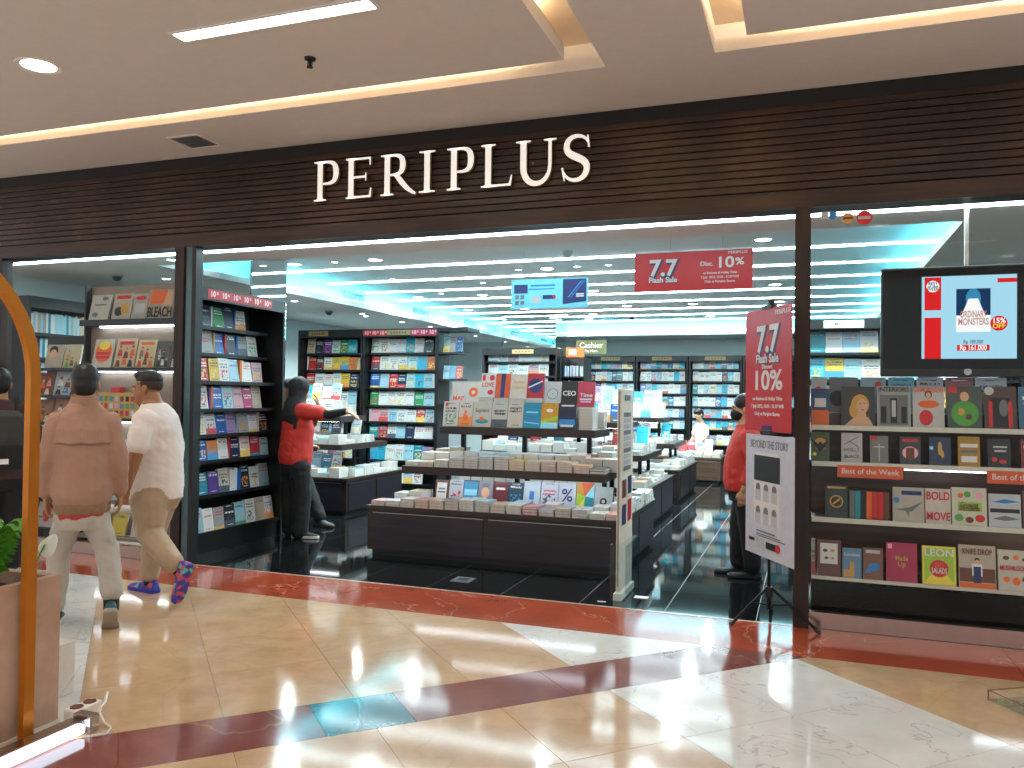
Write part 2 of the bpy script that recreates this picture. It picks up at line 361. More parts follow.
# ================================================================== BOOK SYSTEM
PAL = {'w': ('white', '#e9ebe8'), 'c': ('cream', '#e4d9c0'), 'b': ('blue', '#1f62b4'), 'l': ('pale blue', '#a9d3e2'), 't': ('teal', '#1b8f9e'),
       'q': ('turquoise', '#27b8d8'), 'g': ('green', '#2f9a5c'), 'r': ('red', '#c8323a'), 'o': ('orange', '#ee7d22'), 'y': ('yellow', '#e3b93c'),
       'p': ('purple', '#5a3f98'), 'm': ('magenta', '#bf2a63'), 'n': ('navy', '#1d2f52'), 'k': ('black', '#22232a'), 'a': ('grey', '#a5aaac'),
       'e': ('beige', '#cbb89a'), 's': ('salmon', '#e89a82'), 'v': ('lavender', '#a58fbd'), 'h': ('brown', '#7a4a34'), 'f': ('pink', '#d9a7b0'), 'd': ('dark green', '#1e4438')}
def cover_mat(name, mode):
    mt, nt, b = newmat(name); L = nt.links.new
    if mode == 'object':
        oi = N(nt, 'ShaderNodeObjectInfo'); col, seed = oi.outputs['Color'], oi.outputs['Random']
    else:
        a1 = N(nt, 'ShaderNodeAttribute', attribute_name='Col'); a2 = N(nt, 'ShaderNodeAttribute', attribute_name='Seed')
        col, seed = a1.outputs['Color'], a2.outputs['Fac']
    uvn = N(nt, 'ShaderNodeUVMap'); sp = N(nt, 'ShaderNodeSeparateXYZ'); L(uvn.outputs[0], sp.inputs[0]); u, v = sp.outputs[0], sp.outputs[1]
    def mth(op, a, bb=None, c2=None):
        n = N(nt, 'ShaderNodeMath', operation=op)
        for i, x in enumerate((a, bb, c2)):
            if x is None: continue
            if isinstance(x, (int, float)): n.inputs[i].default_value = x
            else: L(x, n.inputs[i])
        return n.outputs[0]
    def fr(k): return mth('FRACT', mth('MULTIPLY', seed, k))
    def near(x, c0, hw): return mth('LESS_THAN', mth('ABSOLUTE', mth('SUBTRACT', x, c0)), hw)
    def mul(*a):
        r = a[0]
        for x in a[1:]: r = mth('MULTIPLY', r, x)
        return r
    def noise(su, sv, off, sc=1.0):
        cb = N(nt, 'ShaderNodeCombineXYZ'); L(mth('MULTIPLY_ADD', u, su, mth('MULTIPLY', seed, off)), cb.inputs[0]); L(mth('MULTIPLY', v, sv), cb.inputs[1])
        n = N(nt, 'ShaderNodeTexNoise'); n.inputs['Scale'].default_value = sc; n.inputs['Detail'].default_value = 1
        L(cb.outputs[0], n.inputs['Vector']); return n.outputs['Fac']
    tv = mth('MULTIPLY_ADD', fr(17.3), 0.22, 0.62)
    rows = mth('MAXIMUM', near(v, tv, 0.04), mul(near(mth('ADD', v, 0.12), tv, 0.032), mth('GREATER_THAN', fr(31.7), 0.35)))
    letters = mul(rows, mth('GREATER_THAN', noise(27, 9, 91), 0.47), near(u, 0.5, 0.38))
    small = mul(mth('MAXIMUM', near(v, 0.1, 0.016), near(v, 0.92, 0.013)), mth('GREATER_THAN', noise(30, 4, 57), 0.45), near(u, 0.5, 0.27))
    txt = mth('MAXIMUM', letters, small)
    art = mul(near(v, 0.34, 0.19), near(u, 0.5, 0.36), mth('GREATER_THAN', noise(5.5, 8, 43), 0.53), mth('GREATER_THAN', fr(53.1), 0.45))
    band = mul(mth('LESS_THAN', v, mth('MULTIPLY_ADD', fr(23.9), 0.3, 0.12)), mth('GREATER_THAN', fr(41.3), 0.78), mth('GREATER_THAN', v, 0.0))
    def pick(x, cols):
        rp = N(nt, 'ShaderNodeValToRGB'); rp.color_ramp.interpolation = 'CONSTANT'; e = rp.color_ramp.elements
        for i, h in enumerate(cols):
            el = e[i] if i < 2 else e.new(0.5)
            el.position = i/len(cols); el.color = srgb(h)
        L(x, rp.inputs[0]); return rp.outputs[0]
    bw = N(nt, 'ShaderNodeRGBToBW'); L(col, bw.inputs[0])
    light = mth('GREATER_THAN', bw.outputs[0], 0.22)
    def mix(f, a, bb):
        n = N(nt, 'ShaderNodeMix', data_type='RGBA'); L(f, n.inputs[0]); L(a, n.inputs[6]); L(bb, n.inputs[7]); return n.outputs[2]
    c2 = mix(light, pick(fr(7.7), ['#f2f2ee', '#f0dfa0', '#f2f2ee', '#bfe4ee', '#f4c9b0']), pick(fr(7.7), ['#2c3440', '#c2303a', '#1d5c8c', '#3a3a3a', '#2d7f8a', '#8a5a34']))
    c3 = pick(fr(13.1), ['#d98a4a', '#3f86b8', '#c04a4a', '#5a9a6a', '#d8b45a', '#7a6aa0', '#4a5560', '#58b4c4'])
    out = mix(band, col, c3); out = mix(art, out, c3); out = mix(txt, out, c2)
    L(out, b.inputs['Base Color']); b.inputs['Roughness'].default_value = 0.33
    return mt
cover_mat('cover', 'object'); cover_mat('cover_stuff', 'attr')
mt, nt, b_ = newmat('pages')
tc = N(nt, 'ShaderNodeTexCoord'); mp = N(nt, 'ShaderNodeMapping'); mp.inputs['Scale'].default_value = (3, 60, 3)
nz = N(nt, 'ShaderNodeTexNoise'); nz.inputs['Scale'].default_value = 1.0
nt.links.new(tc.outputs['Generated'], mp.inputs[0]); nt.links.new(mp.outputs[0], nz.inputs['Vector'])
rp = N(nt, 'ShaderNodeValToRGB'); rp.color_ramp.elements[0].color = srgb('#aaa69e'); rp.color_ramp.elements[1].color = srgb('#d2cfc9')
rp.color_ramp.elements[0].position = 0.35; rp.color_ramp.elements[1].position = 0.6
nt.links.new(nz.outputs['Fac'], rp.inputs[0]); nt.links.new(rp.outputs[0], b_.inputs['Base Color']); b_.inputs['Roughness'].default_value = 0.8

def book_mesh(name, bt, spine=True):
    """unit book: x width (spine at -x), y thickness (front cover at -y), z height"""
    mb = MB()
    mb.box(-0.5, 0.5, -0.5, -0.5+bt, 0, 1, 0).box(-0.5, 0.5, 0.5-bt, 0.5, 0, 1, 0)
    if spine: mb.box(-0.5, -0.485, -0.5+bt, 0.5-bt, 0, 1, 0)
    mb.box(-0.485, 0.485, -0.5+bt, 0.5-bt, 0.008, 0.992, 1)
    me = mb.mesh(name, ['cover', 'pages'])
    uvl = me.uv_layers.new(name='UVMap')
    for p in me.polygons:
        front = p.normal.y < -0.9 and p.center.y < -0.4
        for li in p.loop_indices:
            co = me.vertices[me.loops[li].vertex_index].co
            uvl.data[li].uv = (co.x+0.5, co.z) if front else (-2, -2)
    return me
plain_cover, nt, b_ = newmat('cover_plain'); oi = N(nt, 'ShaderNodeObjectInfo'); tc = N(nt, 'ShaderNodeTexCoord'); nz = N(nt, 'ShaderNodeTexNoise'); nz.inputs['Scale'].default_value = 5
nt.links.new(tc.outputs['Object'], nz.inputs['Vector']); mr = N(nt, 'ShaderNodeMapRange'); mr.inputs[3].default_value = 0.85; mr.inputs[4].default_value = 1.1
vs = N(nt, 'ShaderNodeVectorMath', operation='SCALE'); nt.links.new(nz.outputs['Fac'], mr.inputs[0]); nt.links.new(oi.outputs['Color'], vs.inputs[0]); nt.links.new(mr.outputs[0], vs.inputs[3])
nt.links.new(vs.outputs[0], b_.inputs['Base Color']); b_.inputs['Roughness'].default_value = 0.3
def plainer(me):
    m2 = me.copy(); m2.materials[0] = MATS['cover_plain']; return m2
HARD = book_mesh('hardback', 0.10); SOFT = book_mesh('paperback', 0.11); MAG = book_mesh('magazine', 0.16)
HARDP, SOFTP, MAGP = plainer(HARD), plainer(SOFT), plainer(MAG)
CNT = {}
def jit(c, a=0.05):
    return tuple(max(0, min(1, 0.72*x*(1+random.uniform(-a, a)))) for x in c[:3])+(1,)
def book(M, x, y, z, w, h, t, col, label, group, tilt=12, rz=0, flat=False, me=None, name='book', cat='book'):
    """M: frame of the furniture; facing its -y; standing (tilted back) or lying with the cover up"""
    c = srgb(PAL[col][1]) if col in PAL else srgb(col)
    o = ob(name, me or random.choice((HARD, SOFT))); o.scale = (w, t, h); o.color = jit(c)
    th = R(-90) if flat else R(-tilt)
    yy, zz = (y, z+t/2) if flat else (y+t/2, z+t/2*math.sin(R(tilt))+0.0006)
    o.matrix_world = M @ Matrix.Translation((x, yy, zz)) @ Matrix.Rotation(R(rz), 4, 'Z') @ Matrix.Rotation(th, 4, 'X') @ Matrix.Diagonal((w, t, h, 1))
    CNT[name] = CNT.get(name, 0)+1
    return tag(o, label, cat, group)
# books past the first few hundred: one mesh, one colour per book
SB = {'v': [], 'f': [], 'm': [], 'c': [], 's': [], 'uv': []}
def sbook(M, x, y, z, w, h, t, col, tilt=12, rz=0, flat=False):
    c = jit(srgb(PAL[col][1]) if col in PAL else srgb(col)); sd = random.random()
    th = R(-90) if flat else R(-tilt)
    yy, zz = (y, z+t/2) if flat else (y+t/2, z+t/2*math.sin(R(tilt))+0.0006)
    A = M @ Matrix.Translation((x, yy, zz)) @ Matrix.Rotation(R(rz), 4, 'Z') @ Matrix.Rotation(th, 4, 'X')
    o = len(SB['v']); p = 0.015*w
    for q in [(-.5,-.5,0),(.5,-.5,0),(.5,.5,0),(-.5,.5,0),(-.5,-.5,1),(.5,-.5,1),(.5,.5,1),(-.5,.5,1)]:
        SB['v'].append(tuple(A @ Vector((q[0]*w, q[1]*t, q[2]*h))))
    for f, m in (((0,3,2,1),1), ((4,5,6,7),1), ((0,1,5,4),0), ((1,2,6,5),1), ((2,3,7,6),0), ((3,0,4,7),0)):
        SB['f'].append([o+i for i in f]); SB['m'].append(m); SB['c'] += [c]*4; SB['s'] += [sd]*4
        SB['uv'] += [(0,0),(1,0),(1,1),(0,1)] if f == (0,1,5,4) else [(-2,-2)]*4
ORD = ['first', 'second', 'third', 'fourth', 'fifth', 'sixth', 'seventh', 'eighth', 'ninth', 'tenth', 'eleventh', 'twelfth', 'thirteenth', 'fourteenth', 'fifteenth', 'sixteenth', 'seventeenth', 'eighteenth']
def colname(c): return PAL[c][0] if c in PAL else 'printed'
def frame(x, y, z=0, rz=0): return Matrix.Translation((x, y, z)) @ Matrix.Rotation(rz, 4, 'Z')
# prints on covers and posters: flat pieces a hair in front of a sheet, facing local -y
for n_, h_ in (('ink_black', '#17181b'), ('ink_white', '#dcdcd9'), ('ink_red', '#c8242c'), ('ink_navy', '#1d2c66'), ('ink_blue', '#2a7fc4'), ('ink_gold', '#c99b4a'),
               ('ink_green', '#4f9a3e'), ('ink_grey', '#6d7072'), ('ink_cyan', '#8fdcf0'), ('ink_orange', '#e0662a'), ('ink_yellow', '#e8d44a'), ('ink_skin', '#d9a988'),
               ('ink_brown', '#6a3c26'), ('ink_lime', '#9cc23a'), ('ink_teal', '#1f8f9c'), ('ink_pink', '#e7a0b4'), ('ink_lilac', '#c9cbe6'), ('ink_dim', '#b9bcc0')):
    plain(n_, h_, 0.45, var=0.02)
INKS = ['ink_black', 'ink_white', 'ink_red', 'ink_navy', 'ink_blue', 'ink_gold', 'ink_green', 'ink_grey', 'ink_cyan', 'ink_orange', 'ink_yellow', 'ink_skin', 'ink_brown', 'ink_lime', 'ink_teal', 'ink_pink', 'ink_lilac', 'ink_dim']
def prints(parent, shapes, W, H, y=-0.0012, name='cover_print', dy=0.00012, inv=None):
    """shapes: (ink, kind, u, v, a, b[, rot]) in sheet coordinates 0..1; kinds e(llipse) r(ect) t(riangle) p(olygon)"""
    mb = MB(); used = []
    for i, s in enumerate(shapes):
        ink, kind = s[0], s[1]
        if ink not in used: used.append(ink)
        if kind == 'p': pts = [((u-0.5)*W, v*H) for u, v in s[2]]
        else:
            u, v, a, b2 = s[2:6]; rot = R(s[6]) if len(s) > 6 else 0
            if kind == 'e': q = [(a*W*math.cos(2*math.pi*k/20), b2*W*math.sin(2*math.pi*k/20)) for k in range(20)]
            elif kind == 'r': q = [(-a*W, -b2*H), (a*W, -b2*H), (a*W, b2*H), (-a*W, b2*H)]
            else: q = [(-a*W, -b2*H), (a*W, -b2*H), (0, b2*H)]
            pts = [((u-0.5)*W+x*math.cos(rot)-z*math.sin(rot), v*H+x*math.sin(rot)+z*math.cos(rot)) for x, z in q]
        yy = y-dy*i
        ar = sum(pts[k][0]*pts[(k+1)%len(pts)][1]-pts[(k+1)%len(pts)][0]*pts[k][1] for k in range(len(pts)))
        if ar < 0: pts = pts[::-1]
        n = len(pts)
        mb.add([(p[0], yy, p[1]) for p in pts]+[(p[0], yy+0.0003, p[1]) for p in pts], [tuple(range(n)), tuple(range(2*n-1, n-1, -1))]+[(k, n+k, n+(k+1)%n, (k+1)%n) for k in range(n)], used.index(ink))
    return tag(mb.build(name, used, parent), kind='stuff')
def sheet_frame(o, w, t, h):
    """child frame on the front cover of a scaled book: undo the scale"""
    e = bpy.data.objects.new('cover_art', None)
    return e
def attach(child, book_o, t):
    """hang a print built in metres on a book whose object scale is (w,t,h)"""
    s = book_o.matrix_world.to_scale()
    child.parent = book_o
    child.matrix_parent_inverse = Matrix.Identity(4)
    base = child.matrix_basis.copy()
    child.matrix_basis = Matrix.Diagonal((1/s.x, 1/s.y, 1/s.z, 1)) @ Matrix.Translation((0, -t/2, 0)) @ base
    return child

# ================================================================== CEILING FIXTURES AND SIGN
def downlight(x, y, z, r, label, group, glowm, power=0, col=(1, 1, 1)):
    t = thing('downlight', label, 'light', (x, y, z), 0, group)
    if power:
        ld = bpy.data.lights.new('lamp', 'AREA'); ld.shape = 'DISK'; ld.size = r*1.6; ld.energy = power; ld.color = col; ld.spread = R(150)
        lo = bpy.data.objects.new('lamp', ld); COL.objects.link(lo); lo.parent = t; lo.location = (0, 0, -0.008)
    MB().lathe([(r*0.86, -0.001), (r*1.12, -0.006), (r*1.15, 0.0), (r*0.86, 0.0)], 24).build('ring', 'white_paint', t, smooth=0.6)
    MB().lathe([(0.001, -0.0025), (r*0.86, -0.0025), (r*0.86, -0.0005), (0.001, -0.0005)], 24).build('diffuser', glowm, t)
    return t
for (x, y) in ((-4.5, -1.85), (-4.5, -4.6), (-1.9, -4.6), (0.8, -4.6), (-4.5, -7.2), (-1.9, -7.2), (0.8, -7.2), (2.6, -2.6), (3.3, -4.6), (2.6, -7.2), (-7.2, -2.4), (-7.2, -4.6)):  # first is in view; the others are unseen, added to light the mall
    downlight(x, y, ZC, 0.115, 'round recessed downlight in the mall ceiling', 'mall downlights', 'downlight_warm', 10, (1, 0.97, 0.93))
def linear(x, y, lx, label):
    t = thing('linear_light', label, 'light', (x, y, ZC), 0, 'recessed linear mall lights')
    MB().box(-lx/2-0.02, lx/2+0.02, -0.065, -0.048, -0.008, 0).box(-lx/2-0.02, lx/2+0.02, 0.048, 0.065, -0.008, 0).box(-lx/2-0.02, -lx/2, -0.048, 0.048, -0.008, 0).box(lx/2, lx/2+0.02, -0.048, 0.048, -0.008, 0).build('frame', 'white_paint', t)
    MB().box(-lx/2, lx/2, -0.048, 0.048, -0.004, 0).build('diffuser', 'led_panel', t)
linear(-2.74, -1.9, 1.25, 'long narrow light panel added out of view in the mall ceiling')
for (x, y) in ((-5.8, -3.9), (-2.74, -3.9), (1.6, -3.9), (-5.8, -5.9), (-2.74, -5.9), (1.6, -5.9)): linear(x, y, 1.25, 'long narrow light panel added out of view in the mall ceiling')  # unseen repeats of the panel, added to brighten the concourse
t = thing('sprinkler', 'small black sprinkler head on the mall ceiling', 'sprinkler', (-2.817, -1.416, ZC))
MB().lathe([(0.001, 0), (0.035, 0), (0.032, -0.012), (0.012, -0.02), (0.001, -0.02)], 16).build('escutcheon', 'black_plastic', t, smooth=0.7)
MB().cyl((0, 0, -0.018), (0, 0, -0.05), 0.008).build('nozzle', 'black_plastic', t)
MB().tube([(-0.012, 0, -0.02), (-0.016, 0, -0.04), (-0.006, 0, -0.056)], 0.003, 6).tube([(0.012, 0, -0.02), (0.016, 0, -0.04), (0.006, 0, -0.056)], 0.003, 6).lathe([(0.001, -0.055), (0.02, -0.055), (0.02, -0.058), (0.001, -0.058)], 12).build('deflector', 'black_plastic', t)
t = thing('ceiling_vent', 'square louvred air vent in the mall ceiling above the fascia', 'vent', (-4.63, -0.33, ZC))
MB().box(-0.15, 0.15, -0.15, -0.13, -0.008, 0).box(-0.15, 0.15, 0.13, 0.15, -0.008, 0).box(-0.15, -0.13, -0.13, 0.13, -0.008, 0).box(0.13, 0.15, -0.13, 0.13, -0.008, 0).build('frame', 'ceiling_paint', t)
MB().box(-0.13, 0.13, -0.13, 0.13, -0.002, 0).build('backing', 'grey_plastic', t)
for q in range(4): MB().box(-0.13, 0.13, -0.03, 0.018, -0.0065, -0.004).build('slat', 'alu', t, (0, -0.09+0.063*q, 0))
for (x, y) in ((-5.75, 2.63), (-4.65, 2.62), (-2.94, 3.74), (-1.72, 3.74), (-5.75, 5.92), (-4.65, 5.89), (-2.9, 5.84), (-1.72, 5.84), (-5.7, 7.81), (-4.64, 7.83), (-2.83, 7.85), (-1.74, 7.82), (-4.27, 9.0), (-3.7, 8.98), (-1.68, 9.82), (-4.01, 9.89), (-0.4, 2.62), (0.5, 4.2), (-0.4, 5.84), (-0.4, 7.82)):
    downlight(x, y, ZU, 0.085, 'round downlight in the raised bookshop ceiling', 'downlights in the bookshop coffer', 'downlight_glow', 56, (0.8, 0.98, 1))
for (x, y) in ((-5.18, 2.61), (-5.18, 4.02), (-5.18, 5.55), (-4.14, 4.66), (-2.55, 3.68), (-2.17, 3.67), (-3.3, 3.72)):
    downlight(x, y, ZU, 0.04, 'tiny spotlight in the raised bookshop ceiling', 'small spotlights in the bookshop coffer', 'downlight_glow')
for (x, y) in ((-6.55, 3.79), (-6.5, 5.5), (-6.65, 5.86), (-6.55, 6.92), (-6.46, 7.84), (-6.5, 10.1), (1.8, 2.2), (1.8, 4.2), (-5.7, 0.6), (-6.7, 1.6)):
    downlight(x, y, ZS, 0.05, 'small downlight in the lower bookshop soffit', 'downlights in the bookshop soffit', 'downlight_glow', 30, (0.8, 0.98, 1))
# ---- shop sign: serif capitals on the slats
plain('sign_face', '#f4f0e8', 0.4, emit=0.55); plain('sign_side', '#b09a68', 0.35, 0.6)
def bez(p0, p1, p2, p3, n=10):
    return [tuple((1-t)**3*a+3*(1-t)**2*t*b+3*(1-t)*t*t*c+t**3*d for a, b, c, d in zip(p0, p1, p2, p3)) for t in [i/n for i in range(n+1)]]
def ribbon(mb, pts):
    """stroke of varying width: pts (x, y, width); adds an extruded strip"""
    L_, R_ = [], []
    for i, (x, y, wd) in enumerate(pts):
        a = pts[max(0, i-1)]; b = pts[min(len(pts)-1, i+1)]
        d = Vector((b[0]-a[0], b[1]-a[1])).normalized(); nx, ny = -d.y, d.x
        L_.append((x+nx*wd/2, y+ny*wd/2)); R_.append((x-nx*wd/2, y-ny*wd/2))
    for i in range(len(pts)-1):
        q = [L_[i], R_[i], R_[i+1], L_[i+1]]
        a = sum(q[k][0]*q[(k+1)%4][1]-q[(k+1)%4][0]*q[k][1] for k in range(4))
        if a < 0: q = q[::-1]
        mb.add([(x, -0.05, y) for x, y in q]+[(x, -0.02, y) for x, y in q], [(0,1,2,3)], 0)
        o = len(mb.v)-8
        for f in ((7,6,5,4),(0,4,5,1),(1,5,6,2),(2,6,7,3),(3,7,4,0)): mb.f.append([o+k for k in f]); mb.m.append(1)
ST, TH = 0.150, 0.055            # stem and hairline widths
def serif(mb, x, y, wd, dn=1):
    ribbon(mb, [(x-wd/2, y, 0.035), (x-ST/2, y+0.008*dn, 0.05), (x+ST/2, y+0.008*dn, 0.05), (x+wd/2, y, 0.035)])
def stem(mb, x, lo=0.0, hi=1.0, w=ST, sw=0.36):
    ribbon(mb, [(x, lo, w*1.12), (x, lo+0.12, w), (x, hi-0.12, w), (x, hi, w*1.12)])
    if sw: serif(mb, x, lo+0.018, sw, 1); serif(mb, x, hi-0.018, sw, -1)
def bowl(mb, x0, y0, y1, x1):
    my = (y0+y1)/2
    a = bez((x0, y1, TH), (x0+(x1-x0)*0.75, y1+0.02, 0.07), (x1, y1-0.05, ST), (x1, my, ST*1.02)) + bez((x1, my, ST*1.02), (x1, y0+0.05, ST), (x0+(x1-x0)*0.75, y0-0.02, 0.07), (x0, y0, TH))[1:]
    ribbon(mb, a)
def glyph(ch, wd):
    mb = MB(); s = 0.20
    if ch == 'I': stem(mb, wd/2, sw=wd)
    if ch in 'PR':
        stem(mb, s); ribbon(mb, [(s, 0.97, TH), (s+0.12, 0.972, TH)])
        yb = 0.43 if ch == 'P' else 0.50
        bowl(mb, s+0.08, yb, 0.97, (wd-ST/2-0.01) if ch == 'P' else wd*0.64)
        if ch == 'R': ribbon(mb, bez((s+0.22, 0.5, 0.1), (wd*0.55, 0.42, ST), (wd*0.68, 0.14, ST), (wd, 0.0, 0.05)))
    if ch == 'E':
        stem(mb, s, sw=0.3)
        ribbon(mb, [(s, 0.972, TH), (wd-0.04, 0.972, TH)]); ribbon(mb, [(wd-0.035, 0.995, 0.05), (wd-0.03, 0.8, 0.03)])
        ribbon(mb, [(s, 0.52, TH), (wd-0.16, 0.52, TH)]); ribbon(mb, [(wd-0.15, 0.62, 0.035), (wd-0.15, 0.42, 0.035)])
        ribbon(mb, [(s, 0.028, TH), (wd-0.03, 0.028, TH)]); ribbon(mb, [(wd-0.035, 0.005, 0.06), (wd+0.0, 0.24, 0.03)])
    if ch == 'L':
        stem(mb, s); ribbon(mb, [(s, 0.028, TH), (wd-0.04, 0.028, TH)]); ribbon(mb, [(wd-0.05, 0.005, 0.06), (wd, 0.25, 0.03)])
    if ch == 'U':
        serif(mb, s, 0.982, 0.36, -1); serif(mb, wd-0.15, 0.982, 0.3, -1)
        ribbon(mb, [(s, 1.0, ST), (s, 0.4, ST)] + bez((s, 0.4, ST), (s, -0.14, ST*0.95), (wd-0.15, -0.14, 0.09), (wd-0.15, 0.42, 0.08), 14)[1:] + [(wd-0.15, 1.0, 0.08)])
    if ch == 'S':
        a = bez((wd-0.07, 0.84, 0.05), (wd-0.14, 1.06, 0.07), (0.08, 1.06, 0.11), (0.10, 0.74, 0.14), 10)
        a += bez((0.10, 0.74, 0.14), (0.12, 0.50, 0.17), (wd-0.06, 0.52, 0.17), (wd-0.09, 0.25, 0.14), 10)[1:]
        a += bez((wd-0.09, 0.25, 0.14), (wd-0.11, -0.06, 0.11), (0.12, -0.08, 0.07), (0.03, 0.20, 0.05), 10)[1:]
        ribbon(mb, a); ribbon(mb, [(wd-0.075, 1.0, 0.03), (wd-0.045, 0.72, 0.045)]); ribbon(mb, [(0.055, 0.0, 0.03), (0.0, 0.30, 0.045)])
    return mb
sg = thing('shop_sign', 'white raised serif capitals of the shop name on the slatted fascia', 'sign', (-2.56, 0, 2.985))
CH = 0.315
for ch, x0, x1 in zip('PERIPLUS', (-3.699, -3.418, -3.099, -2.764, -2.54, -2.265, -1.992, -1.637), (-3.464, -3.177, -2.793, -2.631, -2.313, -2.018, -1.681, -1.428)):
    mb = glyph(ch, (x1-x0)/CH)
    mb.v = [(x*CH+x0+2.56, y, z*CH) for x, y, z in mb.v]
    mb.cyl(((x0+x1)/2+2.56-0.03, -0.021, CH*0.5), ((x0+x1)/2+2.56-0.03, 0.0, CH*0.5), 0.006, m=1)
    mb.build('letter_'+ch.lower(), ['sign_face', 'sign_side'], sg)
# ================================================================== BOOKCASES
ZSH = [2.08, 1.825, 1.56, 1.30, 1.06, 0.82, 0.50, 0.17]
HB = [min(0.222, (ZSH[i-1] if i else 2.38)-ZSH[i]-0.026-0.014) for i in range(8)]      # tallest book per shelf
def bookcase(label, x, y, rz, W, H, D, shelves, rec, group=None, wood_m='black_case', back_m='charcoal', z0=0.0, header=0.09, name='bookcase'):
    t = thing(name, label, 'bookcase', (x, y, z0), rz, group)
    for s in (-1, 1): MB().box(s*W/2-(0.03 if s > 0 else 0), s*W/2+(0.03 if s < 0 else 0), 0, D, 0, H).build('side_panel', wood_m, t, bevel=0.002)
    MB().box(-W/2+0.03, W/2-0.03, D-0.02, D, 0, H).build('back_panel', back_m, t)
    MB().box(-W/2+0.03, W/2-0.03, 0.0, D-0.02, H-0.03, H).build('top_panel', wood_m, t)
    if header: MB().box(-W/2+0.03, W/2-0.03, 0.0, 0.02, H-0.03-header, H-0.03).build('header', wood_m, t)
    for z, r in zip(shelves, rec):
        MB().box(-W/2+0.031, W/2-0.031, r, D-0.021, z-0.026, z-0.001).box(-W/2+0.031, W/2-0.031, r-0.006, r, z-0.026, z+0.008).build('shelf', wood_m, t)
    lo = shelves[-1]-0.027
    if lo > 0.05: MB().box(-W/2+0.031, W/2-0.031, rec[-1]+0.01, rec[-1]+0.03, 0.0, lo).build('plinth', wood_m, t)
    return t
def row(M, x0, x1, y, z, cols, where, group, indiv=True, w=0.135, h=0.2, tilt=12, end='entrance end', what='book', hvar=0.02, gap=0.004):
    """a row on a shelf; lower case = cover facing out, capital = spine out, '.' = gap"""
    x = x0; n = 0
    for ch in cols:
        if ch == '.': x += 0.05; continue
        if ch.isupper():
            t = random.uniform(0.018, 0.034); bw = random.uniform(0.12, 0.14); bh = h*random.uniform(0.9, 1.02)
            if x+t > x1: break
            A = M @ Matrix.Translation((x+t/2, y+bw/2+0.01, 0)) @ Matrix.Rotation(R(90), 4, 'Z')
            if indiv: book(A, 0, -t/2, z, bw, bh, t, ch.lower(), '%s spine, %s book from the %s, %s' % (colname(ch.lower()), ORD[n], end, where), group, tilt=0)
            else: sbook(A, 0, -t/2, z, bw, bh, t, ch.lower(), tilt=0)
            x += t+0.002; n += 1; continue
        bw = w*random.uniform(0.93, 1.08); bh = h+random.uniform(-hvar, hvar*0.6); t = random.uniform(0.014, 0.03)
        if x+bw > x1+0.002: break
        tl = tilt+random.uniform(-2, 2)
        if indiv: book(M, x+bw/2, y+random.uniform(0, 0.006), z, bw, bh, t, ch, '%s cover, %s book from the %s, %s' % (colname(ch), ORD[n], end, where), group, tilt=tl)
        else: sbook(M, x+bw/2, y, z, bw, bh, t, ch, tilt=tl)
        x += bw+gap; n += 1
plain('strip_red', '#b82a30', 0.45); plain('strip_text', '#f2e6e2', 0.5)
def strip(M, x0, x1, z, y, hgt, reps, label, cmat='strip_red', size=0.055):
    p = M @ Vector(((x0+x1)/2, y, z)); rz = M.to_euler().z
    t = thing('discount_strip', label, 'sign', p, rz)
    W = x1-x0
    MB().box(-W/2, W/2, -0.003, 0, 0, hgt).build('panel', cmat, t)
    for k in range(reps):
        text('discount_lettering', '10', size, 'strip_text', t, (-W/2+W*(k+0.42)/reps, -0.0034, hgt*0.5), bold=0.02)
        text('percent_lettering', '%', size*0.5, 'strip_text', t, (-W/2+W*(k+0.42)/reps+size*0.85, -0.0034, hgt*0.62), bold=0.02)
# ---- tall bookcase beside the left post, facing the aisle
LX, LY = -5.13, 0.955
bookcase('tall black bookcase beside the left entrance post, eight shelves of books', LX, LY, R(90), 1.31, 2.42, 0.45, ZSH, [0.2, 0.2, 0.1, 0.1, 0.12, 0.1, 0.1, 0.02])
ML = frame(LX, LY, 0, R(90))
rowsL = ['wgGnWGwN', 'lwaYbRnR', 'twrawOWw', 'wwPObnfm', 'wwwbvVA', 'VgboWrRNnwr', 'wtpwWWWWBBk', 'lwakwBwe']
rowsL = ['wgnWGgnBw', 'lwaYbRnBaw', 'trywlOWwfw', 'wwPOblfmew', 'lwwbvAawWk', 'gbowRnwrlW', 'wtpcWWWWBBkwl', 'Elwaklwew']
names8 = ['top', 'second', 'third', 'fourth', 'fifth', 'sixth', 'seventh', 'lowest']
for i, (z, cols) in enumerate(zip(ZSH, rowsL)):
    rc = [0.2, 0.2, 0.1, 0.1, 0.12, 0.1, 0.1, 0.02][i]
    row(ML, -0.615, 0.615, rc+0.035, z, cols, '%s shelf of the post bookcase' % names8[i], 'books in the bookcase by the left post', end='post', w=0.146, h=HB[i], tilt=9)
strip(ML, -0.52, 0.42, 2.318, -0.001, 0.085, 6, 'red strip of repeated 10% signs on the bookcase by the left post', size=0.072)
